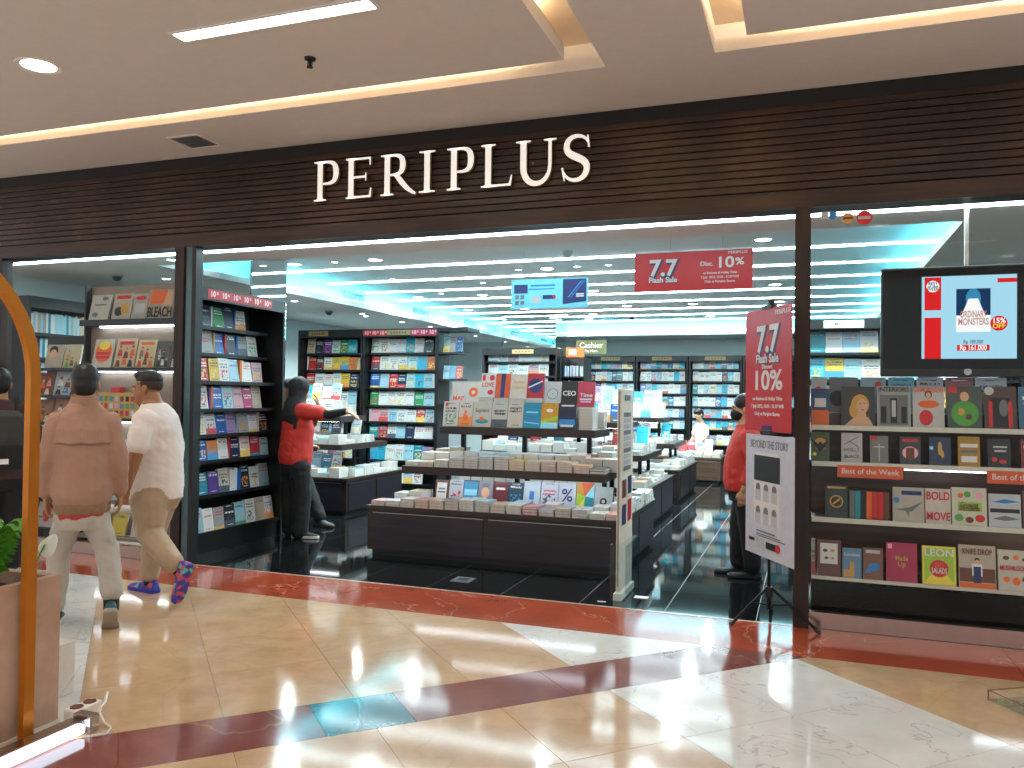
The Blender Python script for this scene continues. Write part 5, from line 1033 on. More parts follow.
# small ceiling devices
for lab, x, y, z in (('black dome camera under the soffit by the left bookcases', -6.8, 5.03, ZS), ('dark dome camera above the left window display', -7.03, 1.23, ZS), ('grey smoke detector on the raised shop ceiling', -2.38, 2.67, ZU), ('black dome camera near the back cove', -3.1, 9.6, ZU)):
    d_ = thing('dome_camera' if 'camera' in lab else 'smoke_detector', lab, 'camera' if 'camera' in lab else 'detector', (x, y, z))
    MB().lathe([(0.001, 0), (0.06, 0), (0.06, -0.02), (0.001, -0.02)], 16).build('base', 'grey_plastic', d_); MB().lathe([(0.05, -0.02), (0.045, -0.045), (0.025, -0.062), (0.001, -0.066)], 16).build('dome', 'black_plastic' if 'camera' in lab else 'grey_plastic', d_, smooth=0.9)
t = thing('floor_box', 'small metal floor socket plate in the black tiles', 'socket', (-2.54, 0.38, 0.0)); MB().box(-0.08, 0.08, -0.08, 0.08, 0.0, 0.004).build('plate', 'alu', t); MB().box(-0.04, 0.04, -0.04, 0.04, 0.004, 0.006).build('lid', 'charcoal', t)
tag(MB().box(-0.05, 0.05, -0.035, 0.035, 0.0, 0.004).build('floor_tag', 'white_paint', None, (-1.12, 0.36, 0.0005)), 'white tag lying on the black tiles by the security gate', 'tag')
tag(MB().box(-0.03, 0.03, -0.008, 0.008, 0.0, 0.003).build('paper_scrap', 'white_paint', None, (-1.36, 0.13, 0.0005)), 'white scrap of paper on the tiles at the threshold', 'paper')

# ================================================================== PLANTER, ARCH AND FLOOR LIGHT
pl = thing('planter', 'travertine clad planter box with a green fern', 'planter', (-3.27, -3.625, 0))
for s in (-1, 1): MB().box(s*0.21-0.02, s*0.21+0.02, -0.74, 0.74, 0.03, 0.655).build('side_panel', 'travertine', pl, bevel=0.002)
for s in (-1, 1): MB().box(-0.19, 0.19, s*0.72-0.02, s*0.72+0.02, 0.03, 0.655).build('end_panel', 'travertine', pl)
MB().box(-0.235, 0.235, -0.745, 0.745, 0.0, 0.03).build('base', 'cream', pl)
plain('soil', '#1c140f', 0.9, bump=0.6); MB().box(-0.189, 0.189, -0.699, 0.699, 0.5, 0.60).build('soil', 'soil', pl)
mt, nt, b_ = newmat('leaf'); b_.inputs['Base Color'].default_value = srgb('#3f8f22'); b_.inputs['Roughness'].default_value = 0.45
nz = N(nt, 'ShaderNodeTexNoise'); nz.inputs['Scale'].default_value = 14; rp = N(nt, 'ShaderNodeValToRGB'); rp.color_ramp.elements[0].color = srgb('#2c7018'); rp.color_ramp.elements[1].color = srgb('#66b032')
nt.links.new(nz.outputs['Fac'], rp.inputs[0]); nt.links.new(rp.outputs[0], b_.inputs['Base Color'])
fern = thing('fern', 'bright green fern growing in the travertine planter', 'plant', (-3.27, -3.12, 0.601))
def frond(base, direc, length, rise, wid):
    d = Vector(direc).normalized(); side = Vector((-d.y, d.x, 0)); mb = MB(); pts = []
    for i in range(15):
        s = i/14; pts.append(Vector(base)+d*length*s*0.9+Vector((0, 0, rise*(s*1.9-1.15*s*s))))
    mb.tube(pts, [0.004*(1-0.7*i/14) for i in range(15)], 5)
    for i in range(2, 15):
        s = i/14; L_ = wid*math.sin(min(1, s*1.25+0.12)*math.pi)**0.7+0.01
        for sg_ in (-1, 1):
            p = pts[i]; q = p+side*sg_*L_+d*L_*0.35-Vector((0, 0, L_*0.25)); tn = (pts[i]-pts[i-1]).normalized()*0.016
            m_ = (p+q)/2+Vector((0, 0, 0.006))
            mb.add([p-tn*0.5, m_-tn, q, m_+tn, p+tn*0.5], [(0, 1, 3, 4), (1, 2, 3)])
    return mb
random.seed(11)
for k in range(16):
    a = k*2.399; L_ = random.uniform(0.16, 0.30)
    frond((random.uniform(-.05, .05), random.uniform(-.10, .08), 0), (math.cos(a)*0.75, math.sin(a), 0), L_, random.uniform(0.3, 0.5), 0.06).build('frond', 'leaf', fern)
plain('flower_white', '#e9e7e1', 0.5)
mb = MB(); mb.tube([(0.07, 0.22, 0), (0.08, 0.24, 0.10), (0.1, 0.26, 0.17)], 0.004, 6); mb.build('flower_stalk', 'leaf', fern)
mb = MB(); c0 = Vector((0.11, 0.265, 0.165)); rg = [c0+Vector((0.05*math.cos(a)*1.0, 0.02*math.sin(a), 0.045*math.sin(a)*(1.0+0.4*math.cos(a)))) for a in [2*math.pi*i/20 for i in range(20)]]
mb.add(rg+[v+Vector((0, 0.004, 0)) for v in rg], [tuple(range(20)), tuple(range(39, 19, -1))]+[(i, 20+i, 20+(i+1) % 20, (i+1) % 20) for i in range(20)]); mb.build('petal', 'flower_white', fern)
# gold arch, standing against the planter's outer face
ar = thing('arch', 'gold metal arch of square tube standing against the planter', 'arch', (-3.0, -3.075, 0))
Ra = 0.52; path = [(0, 0, 0.0), (0, 0, 1.50)] + [(0, -Ra+Ra*math.cos(a), 1.50+Ra*math.sin(a)) for a in [math.pi*i/24 for i in range(1, 25)]] + [(0, -2*Ra, 1.50), (0, -2*Ra, 0.0)]
rings_ = []
for i, p in enumerate(path):
    p = Vector(p); a = Vector(path[max(0, i-1)]); b = Vector(path[min(len(path)-1, i+1)]); tn = (b-a).normalized(); n_ = Vector((1, 0, 0)); bn = tn.cross(n_)
    rings_.append([p+n_*sx_*0.016+bn*sy_*0.024 for sx_, sy_ in ((-1, -1), (1, -1), (1, 1), (-1, 1))])
MB().rings(rings_).build('frame', 'gold_metal', ar, smooth=0.5)
MB().box(-0.03, 0.03, -0.04, 0.04, 0, 0.006).build('base_plate', 'gold_metal', ar)
MB().box(-0.03, 0.03, -2*Ra-0.04, -2*Ra+0.04, 0, 0.006).build('base_plate', 'gold_metal', ar)
# floor light and power strip
ft = thing('floor_light', 'tubular floor light lying along the foot of the planter', 'light', (-2.90, -3.42, 0))
MB().box(-0.05, 0.02, -0.7, 0.52, 0.0, 0.055).build('housing', 'steel', ft, bevel=0.003)
MB().box(0.021, 0.055, -0.7, 0.5, 0.012, 0.05).build('tube', 'led_floor', ft, bevel=0.008, seg=2)
MB().box(-0.045, 0.06, 0.521, 0.57, 0.0, 0.075).build('end_bracket', 'chrome', ft, bevel=0.006)
pw = thing('power_strip', 'cream two socket power strip beside the floor light end', 'socket', (-3.035, -2.76, 0), R(0))
MB().box(-0.035, 0.035, -0.075, 0.075, 0.0, 0.05).build('housing', 'white_plastic', pw, bevel=0.005)
for q in (-0.035, 0.035): 
    s_ = MB().lathe([(0.001, 0.0), (0.024, 0.0), (0.026, 0.003), (0.028, 0.003), (0.028, -0.002), (0.001, -0.002)], 18).build('socket', 'ink_brown', pw, (0, q, 0.0505))
tag(MB().tube([(-3.02, -2.675, 0.02), (-3.0, -2.66, 0.075), (-2.97, -2.70, 0.05), (-2.945, -2.76, 0.04), (-2.87, -2.80, 0.008), (-2.80, -2.83, 0.006), (-2.77, -2.88, 0.006), (-2.80, -2.93, 0.012)], 0.005, 6).build('power_cable', 'white_plastic', None, smooth=1.0), 'thin pale cable looping from the power strip to the floor light', 'cable')
tag(MB().box(-0.16, 0.16, -0.14, 0.14, 0, 0.25).build('marble_plinth', 'marble_white', None, (-3.47, -2.70, 0), bevel=0.003), 'low white marble plinth behind the end of the planter', 'plinth')
# clear tray at the far right
tr = thing('acrylic_tray', 'clear acrylic tray lying on the beige marble beside the window', 'tray', (1.05, -1.03, 0), R(33))
MB().box(-0.16, 0.16, -0.13, 0.13, 0.002, 0.006).build('bottom', 'acrylic', tr)
plain('tray_rim', '#8a6a4c', 0.3, 0.4)
MB().tube([(-0.16, -0.13, 0.05), (0.16, -0.13, 0.05), (0.16, 0.13, 0.05), (-0.16, 0.13, 0.05)], 0.004, 6, closed=True).build('rim', 'tray_rim', tr)
for s1, s2 in ((-1, -1), (1, -1), (1, 1), (-1, 1)): MB().cyl((s1*0.16, s2*0.13, 0.0), (s1*0.16, s2*0.13, 0.05), 0.004, n=6).build('corner_post', 'tray_rim', tr)
# ================================================================== PEOPLE
from mathutils import noise as mnoise
CLOTH = {'jacket': .007, 'trousers': .007, 'tee_shirt': .007, 'shirt': .006, 'headscarf': .006}
def vox(mb, name, mat, parent, voxel=0.01, smooth=3):
    """weld overlapping closed shells into one continuous smooth surface"""
    me = bpy.data.meshes.new(name); me.from_pydata(mb.v, [], mb.f)
    bm = bmesh.new(); bm.from_mesh(me); bmesh.ops.recalc_face_normals(bm, faces=bm.faces[:]); bm.to_mesh(me); bm.free()
    o = bpy.data.objects.new('tmp', me); COL.objects.link(o)
    md = o.modifiers.new('r', 'REMESH'); md.mode = 'VOXEL'; md.voxel_size = voxel
    if smooth:
        s = o.modifiers.new('s', 'SMOOTH'); s.factor = 0.5; s.iterations = smooth
    dg = bpy.context.evaluated_depsgraph_get(); dg.update()
    res = bpy.data.meshes.new_from_object(o.evaluated_get(dg))
    bpy.data.objects.remove(o); bpy.data.meshes.remove(me)
    res.name = name; res.materials.clear(); res.materials.append(MATS[mat])
    res.polygons.foreach_set('use_smooth', [True]*len(res.polygons))
    amp = CLOTH.get(name, 0)                       # folds in the cloth
    if amp:
        sd = random.uniform(0, 50); mv = [(v.co.copy(), v.normal.copy()) for v in res.vertices]
        for v, (co, no) in zip(res.vertices, mv):
            f_ = mnoise.noise(Vector((co.x*9+sd, co.y*9, co.z*15+co.x*5)))+0.5*mnoise.noise(Vector((co.x*22, co.y*22+sd, co.z*30-co.x*12)))
            v.co = co+no*amp*f_
    return ob(name, res, parent)
def V(*a): return Vector(a)
def ering(c, rx, ry, ang=0, tilt=0, n=20):
    c = Vector(c); Mx = Matrix.Rotation(ang, 3, 'Z') @ Matrix.Rotation(tilt, 3, 'X')
    return [c+Mx @ Vector((rx*math.cos(2*math.pi*i/n), ry*math.sin(2*math.pi*i/n), 0)) for i in range(n)]
def stack(mb, rows, n=20):
    mb.rings([ering(*r, n=n) if len(r) <= 5 else r for r in rows])
def sph(mb, c, rx, ry, rz, rot=None, n=14, k=9):
    rg = []; c = Vector(c)
    for j in range(k+1):
        a = -math.pi/2+math.pi*(j+0.001)/(k+0.002); 
        ring = [Vector((rx*math.cos(a)*math.cos(2*math.pi*i/n), ry*math.cos(a)*math.sin(2*math.pi*i/n), rz*math.sin(a))) for i in range(n)]
        if rot is not None: ring = [rot @ v for v in ring]
        rg.append([c+v for v in ring])
    mb.rings(rg)
def limb(mb, pts, rad, n=12):
    """tapered limb with interpolated joints"""
    P_, R_ = [], []
    for i in range(len(pts)-1):
        for s in (0, 0.25, 0.5, 0.75):
            a, b = Vector(pts[i]), Vector(pts[i+1]); P_.append(a.lerp(b, s)); R_.append(rad[i]*(1-s)+rad[i+1]*s)
    P_.append(Vector(pts[-1])); R_.append(rad[-1])
    mb.tube(P_, R_, n); sph(mb, pts[0], rad[0], rad[0], rad[0]); sph(mb, pts[-1], rad[-1], rad[-1], rad[-1])
def hand(mb, wr, d, nrm, side=1, curl=35, s=1.0, thumb_out=0.6):
    """palm, four unequal bent fingers and a thumb leaving the side of the palm"""
    d = Vector(d).normalized(); nrm = Vector(nrm); nrm = (nrm-d*nrm.dot(d)).normalized(); sd = d.cross(nrm).normalized()*side
    wr = Vector(wr); rg = []
    for t_, hw, th in ((-0.01, 0.024, 0.017), (0.02, 0.034, 0.016), (0.055, 0.040, 0.015), (0.085, 0.038, 0.012)):
        rg.append([wr+d*t_*s+sd*math.cos(2*math.pi*i/12)*hw*s+nrm*math.sin(2*math.pi*i/12)*th*s for i in range(12)])
    mb.rings(rg)
    for k, (o, L_) in enumerate(((0.029, 0.072), (0.010, 0.082), (-0.010, 0.076), (-0.028, 0.060))):
        p = wr+d*0.08*s+sd*o*s; a = R(curl*0.5); pts = [p-d*0.015*s]
        for seg in (0.45, 0.32, 0.23):
            v = d*math.cos(a)+nrm*math.sin(a); p = p+v*L_*seg*s; pts.append(p); a += R(curl*(0.7+0.15*k))
        mb.tube(pts, [0.0092*s, 0.0088*s, 0.0080*s, 0.0068*s], 8); sph(mb, pts[-1], 0.0068*s, 0.0068*s, 0.0068*s, n=8, k=5)
    p = wr+d*0.025*s+sd*0.028*s
    pts = [p-sd*0.01*s, p+sd*0.022*s*thumb_out+d*0.022*s+nrm*0.010*s, p+sd*0.030*s*thumb_out+d*0.048*s+nrm*0.022*s, p+sd*0.026*s*thumb_out+d*0.068*s+nrm*0.032*s]
    mb.tube(pts, [0.013*s, 0.011*s, 0.0098*s, 0.0075*s], 8); sph(mb, pts[-1], 0.0075*s, 0.0075*s, 0.0075*s, n=8, k=5)
def head(mb, c, Rm, s=1.0, ears=True):
    """c: centre of the head (eye level); Rm: rotation; faces local -y"""
    def at(x, y, z): return Vector(c)+Rm @ Vector((x*s, y*s, z*s))
    sph(mb, at(0, 0.015, 0.035), 0.076*s, 0.094*s, 0.086*s, Rm)
    sph(mb, at(0, -0.025, -0.03), 0.060*s, 0.068*s, 0.085*s, Rm)
    sph(mb, at(0, -0.052, -0.092), 0.030*s, 0.032*s, 0.022*s, Rm)
    sph(mb, at(0, -0.080, 0.022), 0.050*s, 0.020*s, 0.014*s, Rm)
    mb.rings([[at(0.0105*math.cos(a), -0.082+0.010*math.sin(a), 0.010) for a in [2*math.pi*i/8 for i in range(8)]], [at(0.014*math.cos(a), -0.094+0.014*math.sin(a), -0.026) for a in [2*math.pi*i/8 for i in range(8)]], [at(0.012*math.cos(a), -0.088+0.01*math.sin(a), -0.036) for a in [2*math.pi*i/8 for i in range(8)]]])
    sph(mb, at(0, -0.084, -0.060), 0.024*s, 0.010*s, 0.006*s, Rm); sph(mb, at(0, -0.082, -0.070), 0.022*s, 0.010*s, 0.0065*s, Rm)
    if ears:
        for q in (-1, 1): sph(mb, at(q*0.078, 0.012, -0.008), 0.010*s, 0.020*s, 0.033*s, Rm)
    return at
def face(parent, at, lips='lip', s=1.0):
    for q in (-1, 1):
        m_ = MB(); sph(m_, at(q*0.031, -0.079, 0.0), 0.0125*s, 0.0085*s, 0.0075*s); e = m_.build('eye', 'eye_white', parent, smooth=3)
        m_ = MB(); sph(m_, at(q*0.031, -0.0855, 0.0), 0.0055*s, 0.003*s, 0.006*s); m_.build('iris', 'ink_black', e, smooth=3)
        m_ = MB(); m_.tube([at(q*0.014, -0.094, 0.020), at(q*0.032, -0.094, 0.027), at(q*0.050, -0.083, 0.021)], [0.003, 0.0038, 0.002], 6); m_.build('eyebrow', 'hair_black', parent)
    m_ = MB(); m_.tube([at(-0.023, -0.084, -0.064), at(-0.008, -0.0935, -0.061), at(0.008, -0.0935, -0.061), at(0.023, -0.084, -0.064)], [0.002, 0.005, 0.005, 0.002], 8); m_.build('lips', lips, parent, smooth=3)
def hair_cap(parent, c, Rm, mat='hair_black', s=1.0, low=-0.06, voxel=0.008, short=True, name='hair'):
    def at(x, y, z): return Vector(c)+Rm @ Vector((x*s, y*s, z*s))
    mb = MB(); sph(mb, at(0, 0.022, 0.048), 0.081*s, 0.096*s, 0.086*s, Rm, 18, 12); sph(mb, at(0, 0.045, 0.0), 0.074*s, 0.072*s, 0.075*s+abs(low)*0.1, Rm)
    if short: sph(mb, at(0, -0.035, 0.085), 0.062*s, 0.05*s, 0.04*s, Rm)
    return vox(mb, name, mat, parent, voxel, 2)
def shoe(parent, ank, d, upv, mat, sole_m, s=1.0, name='shoe', low=False):
    d = Vector(d).normalized(); upv = Vector(upv); upv = (upv-d*upv.dot(d)).normalized(); sd = d.cross(upv)
    ank = Vector(ank)
    rows = [(-0.075, 0.022, 0.050), (-0.062, 0.034, 0.085 if not low else 0.06), (-0.03, 0.038, 0.098 if not low else 0.058), (0.02, 0.038, 0.094 if not low else 0.052), (0.06, 0.041, 0.072 if not low else 0.046), (0.11, 0.047, 0.055 if not low else 0.042), (0.16, 0.045, 0.047 if not low else 0.038), (0.19, 0.034, 0.040), (0.205, 0.018, 0.030)]
    mb = MB(); rg = []; base = ank-upv*0.085*s
    for t_, hw, h in rows: rg.append([base+d*t_*s+sd*hw*s*math.cos(a)+upv*((0.02 if math.sin(a) < 0 else 0.02+(h-0.02)*math.sin(a))*s) for a in [2*math.pi*i/16 for i in range(16)]])
    mb.rings(rg); o = vox(mb, name, mat, parent, 0.007, 2)
    sm_ = MB(); r2 = [[base+d*t_*s*1.02+sd*(hw+0.003)*s*q+upv*z*s for q, z in ((-1, 0.0), (1, 0.0), (1, 0.026), (-1, 0.026))] for t_, hw, h in rows]
    sm_.rings(r2).build('sole', sole_m, o, bevel=0.004, seg=2)
    return o
plain('skin_tan', '#9a6a4c', 0.5, var=0.04); plain('skin_mid', '#a87858', 0.5, var=0.04); plain('skin_light', '#c49878', 0.5, var=0.04); plain('lip', '#7d4a3e', 0.45); plain('eye_white', '#d8d2cc', 0.3)
plain('hair_black', '#0f0d0d', 0.5, var=0.2, scale=60, bump=0.6); plain('stubble', '#3a2920', 0.7, var=0.1)
plain('jacket_tan', '#a47f6c', 0.85, var=0.05, bump=0.3, scale=9); plain('jacket_hem', '#86684e', 0.85, var=0.08, scale=40, bump=0.4); plain('shirt_red', '#a52f34', 0.8)
plain('trousers_grey', '#aaa298', 0.85, var=0.06, bump=0.5, scale=7); plain('trousers_khaki', '#ab957c', 0.85, var=0.06, bump=0.5, scale=8); plain('tee_white', '#e4dcd6', 0.8, var=0.03, bump=0.5, scale=7)
plain('tee_red', '#c03024', 0.7, var=0.05, bump=0.4, scale=8); plain('cloth_black', '#121316', 0.8, var=0.1, bump=0.4, scale=9); plain('hijab_black', '#17181b', 0.75, bump=0.5, scale=6); plain('jean_blue', '#5a86a4', 0.8)
plain('shoe_teal', '#1f4a52', 0.6); plain('sole_white', '#c9c4bc', 0.6); plain('sole_grey', '#9a9286', 0.6); plain('sole_dark', '#3a352f', 0.7); plain('maroon_cloth', '#4a3030', 0.85); plain('bag_grey', '#35332f', 0.8); plain('shoe_grey', '#4a4f52', 0.6)
mt, nt, b_ = newmat('shoe_multi'); tc = N(nt, 'ShaderNodeTexCoord'); vr = N(nt, 'ShaderNodeTexVoronoi'); vr.inputs['Scale'].default_value = 30
rp = N(nt, 'ShaderNodeValToRGB'); rp.color_ramp.interpolation = 'CONSTANT'; e = rp.color_ramp.elements; e[0].color = srgb('#3a2a8c'); e[1].position = 0.35; e[1].color = srgb('#c4405a')
for p_, h_ in ((0.55, '#2a4ab0'), (0.72, '#4fb0a0'), (0.85, '#5a2a80')): x_ = e.new(p_); x_.color = srgb(h_)
nt.links.new(tc.outputs['Object'], vr.inputs['Vector']); sp = N(nt, 'ShaderNodeSeparateColor'); nt.links.new(vr.outputs['Color'], sp.inputs[0]); nt.links.new(sp.outputs[0], rp.inputs[0]); nt.links.new(rp.outputs[0], b_.inputs['Base Color'])
plain('sole_blue', '#2a2fa0', 0.6)
I3 = Matrix.Identity(3)

# ---- man in a tan jacket, seen from behind, walking away
def man_jacket():
    t = thing('person', 'person in a tan blouson jacket and pale grey trousers walking towards the window', 'person', (-4.225, -1.705, 0), R(222))
    # local: facing -y, own left is +x
    kL, aL = V(0.13, 0.01, 0.46), V(0.205, -0.03, 0.10)           # own left = right of the picture's back view? see placement
    hd = V(0, -0.03, 1.495)
    jR = dict(hip=V(-0.10, 0, 0.86), knee=V(-0.145, 0.04, 0.47), ank=V(-0.185, 0.18, 0.155)); jL = dict(hip=V(0.10, 0, 0.86), knee=V(0.13, -0.06, 0.47), ank=V(0.15, -0.06, 0.088))
    b = MB(); stack(b, [((0, 0, 0.80), .12, .09), ((0, 0, 0.95), .13, .10), ((0, 0, 1.1), .14, .10), ((0, 0, 1.28), .17, .10), ((0, 0, 1.36), .10, .07), ((0, -.01, 1.44), .055, .058), ((0, -.02, 1.50), .05, .055)])
    at = head(b, hd, I3, 0.98)
    for j in (jR, jL): limb(b, [j['hip']*1.0+V(-j['hip'].x*.35, 0, -.04), j['knee'], j['ank'], j['ank']-V(0, 0, .03)], [.06, .05, .042, .04])
    wr = {}
    for q in (-1, 1):
        sh, el, w_ = V(q*.15, 0, 1.28), V(q*.20, .02, 1.03), V(q*.205, -.06, .80); limb(b, [sh, el, w_], [.05, .042, .03])
        hand(b, w_, V(0, -.15, -1), V(-q, 0, 0), -q, 30)
    vox(b, 'body', 'skin_mid', t, 0.006, 2)
    hair_cap(t, hd, I3, s=1.02)
    j = MB(); stack(j, [((0, 0, 0.745), .150, .135), ((0, 0.012, 0.80), .172, .155), ((0, 0.015, 0.92), .172, .155), ((0, 0.01, 1.08), .172, .145), ((0, 0.01, 1.2), .172, .13), ((0, 0.01, 1.28), .160, .11), ((0, 0.0, 1.335), .120, .095), ((0, -.01, 1.385), .078, .08)])
    for q in (-1, 1): limb(j, [V(q*.142, .01, 1.255), V(q*.200, .03, 1.03), V(q*.208, -.045, .835)], [.072, .060, .050])
    jk = vox(j, 'jacket', 'jacket_tan', t, 0.011, 4)
    m_ = MB(); m_.rings([ering((0, 0, .70), .150, .132), ering((0, 0, .72), .158, .142), ering((0, 0, .765), .160, .144), ering((0, 0, .775), .15, .135)]); m_.build('waistband', 'jacket_hem', jk, smooth=1)
    m_ = MB(); m_.rings([ering((0, -.008, 1.365), .088, .088, 0, -.12), ering((0, -.005, 1.40), .080, .080, 0, -.15), ering((0, -.003, 1.43), .076, .074, 0, -.2), ering((0, -.003, 1.425), .068, .066, 0, -.2)]); m_.build('collar', 'jacket_tan', jk, smooth=1)
    # yoke flap across the back: a thin shell lying on the jacket back with a free lower edge
    m_ = MB(); rg = []
    for z, rx, ry in ((1.135, .176, .148), (1.14, .178, .152), (1.22, .172, .136), (1.28, .158, .114)):
        rg.append([Vector((rx*math.cos(a), .012+ry*math.sin(a)+.004, z+.004*math.sin(a*9))) for a in [math.pi*(0.12+0.76*i/20) for i in range(21)]])
    for k in range(3):
        for i in range(20): m_.add([rg[k][i], rg[k][i+1], rg[k+1][i+1], rg[k+1][i]], [(0, 1, 2, 3)])
    m_.build('back_yoke', 'jacket_tan', jk, smooth=3)
    m_ = MB(); stack(m_, [((0, 0, .655), .146, .124), ((0, 0, .70), .150, .128), ((0, 0, .73), .148, .128)]); m_.build('shirt_hem', 'shirt_red', t, smooth=1)
    p = MB(); stack(p, [((0, 0.01, .60), .138, .115), ((0, 0.01, .66), .147, .122), ((0, 0, .72), .142, .122)])
    for q, jj in ((-1, jR), (1, jL)): limb(p, [V(q*.075, 0.01, .66), jj['knee'], jj['ank']+V(0, 0, .045 if q > 0 else .085)], [.086, .070, .066])
    vox(p, 'trousers', 'trousers_grey', t, 0.011, 3)
    for jj in (jL, jR): m_ = MB(); limb(m_, [jj['ank']+V(0, 0, .06), jj['ank']-V(0, 0, .02)], [.045, .044]); m_.build('sock', 'cloth_black', t, smooth=3)
    shoe(t, jL['ank'], (0, -1, 0), (0, 0, 1), 'shoe_teal', 'sole_white')
    shoe(t, jR['ank'], (0.05, -1, -0.9), (0, -.9, 1), 'shoe_teal', 'sole_grey')
man_jacket()

# ---- boy in a white tee, walking to the left, left side towards the viewer
def boy_white():
    t = thing('person', 'person in a white T-shirt, khaki trousers and multicoloured sneakers in mid stride', 'person', (-4.37, -0.96, 0), R(-72))
    hd = V(0, -0.07, 1.475); Rm = Matrix.Rotation(R(4), 3, 'Z'); RL = Matrix.Rotation(R(-29), 3, 'Z')
    front = dict(hip=V(-0.10, 0, .84), knee=RL @ V(-.08, -.10, .47), ank=RL @ V(-.07, -.13, .088)); back = dict(hip=V(.10, .0, .84), knee=RL @ V(.09, .09, .46), ank=RL @ V(.08, .385, .255))
    b = MB(); stack(b, [((0, 0, .78), .14, .12), ((0, 0, .95), .15, .13), ((0, 0, 1.1), .15, .13), ((0, 0, 1.25), .16, .11), ((0, -.01, 1.33), .11, .085), ((0, -.03, 1.40), .062, .066), ((0, -.05, 1.47), .055, .06)])
    at = head(b, hd, Rm, 1.0)
    for j in (front, back): limb(b, [j['hip']*1.0+V(-j['hip'].x*.3, 0, -.06), j['knee'], j['ank']], [.07, .055, .042])
    limb(b, [V(.19, 0, 1.27), V(.258, -.01, 1.03), V(.262, -.07, .81)], [.052, .048, .036]); hand(b, V(.262, -.07, .81), V(-.15, -.3, -1), V(-1, 0, 0), -1, 25)
    limb(b, [V(-.19, 0, 1.27), V(-.24, .03, 1.01), V(-.22, -.06, .78)], [.052, .045, .033]); hand(b, V(-.22, -.06, .78), V(0, -.2, -1), V(1, 0, 0), 1, 25)
    vox(b, 'body', 'skin_tan', t, 0.006, 2); face(t, at)
    m_ = MB(); 
    def a2(x, y, z): return hd+Rm @ Vector((x, y, z))
    sph(m_, a2(0, .018, .072), .0785, .095, .066, Rm, 18, 10); sph(m_, a2(0, -.04, .098), .062, .048, .034, Rm); vox(m_, 'hair', 'hair_black', t, 0.006, 1)
    m_ = MB(); sph(m_, a2(0, .020, .036), .0780, .0945, .075, Rm, 18, 10); vox(m_, 'shaved_side', 'stubble', t, 0.007, 1)
    j = MB(); stack(j, [((0, 0.005, .70), .175, .19), ((0, -.005, .80), .185, .205), ((0, -.01, .92), .182, .205), ((0, 0, 1.06), .18, .185), ((0, .01, 1.18), .182, .16), ((0, .01, 1.27), .185, .135), ((0, 0, 1.335), .135, .105), ((0, -.015, 1.375), .078, .08)])
    for q, el in ((1, V(.245, -.005, 1.09)), (-1, V(-.25, .03, 1.05))): limb(j, [V(q*.165, 0, 1.25), el], [.085, .076])
    vox(j, 'tee_shirt', 'tee_white', t, 0.011, 4)
    p = MB(); stack(p, [((0, 0.01, .62), .16, .14), ((0, .01, .72), .19, .18), ((0, 0, .80), .185, .175)])
    limb(p, [V(-.095, 0, .68), front['knee'], front['ank']+V(0, 0, .05)], [.125, .088, .072]); limb(p, [V(.095, .01, .68), back['knee'], back['ank']+V(0, -.035, .035)], [.128, .092, .073])
    vox(p, 'trousers', 'trousers_khaki', t, 0.011, 3)
    for jj, d_ in ((front, V(0, 0, .05)), (back, V(0, -.04, .03))): m_ = MB(); limb(m_, [jj['ank']+d_, jj['ank']-d_*.3], [.046, .045]); m_.build('sock', 'cloth_black', t, smooth=3)
    shoe(t, front['ank'], RL @ V(0, -1, 0), (0, 0, 1), 'shoe_multi', 'sole_blue', 1.06)
    shoe(t, back['ank'], RL @ V(0, -.42, -1), RL @ V(0, -1, .35), 'shoe_multi', 'shoe_multi', 1.06)
boy_white()

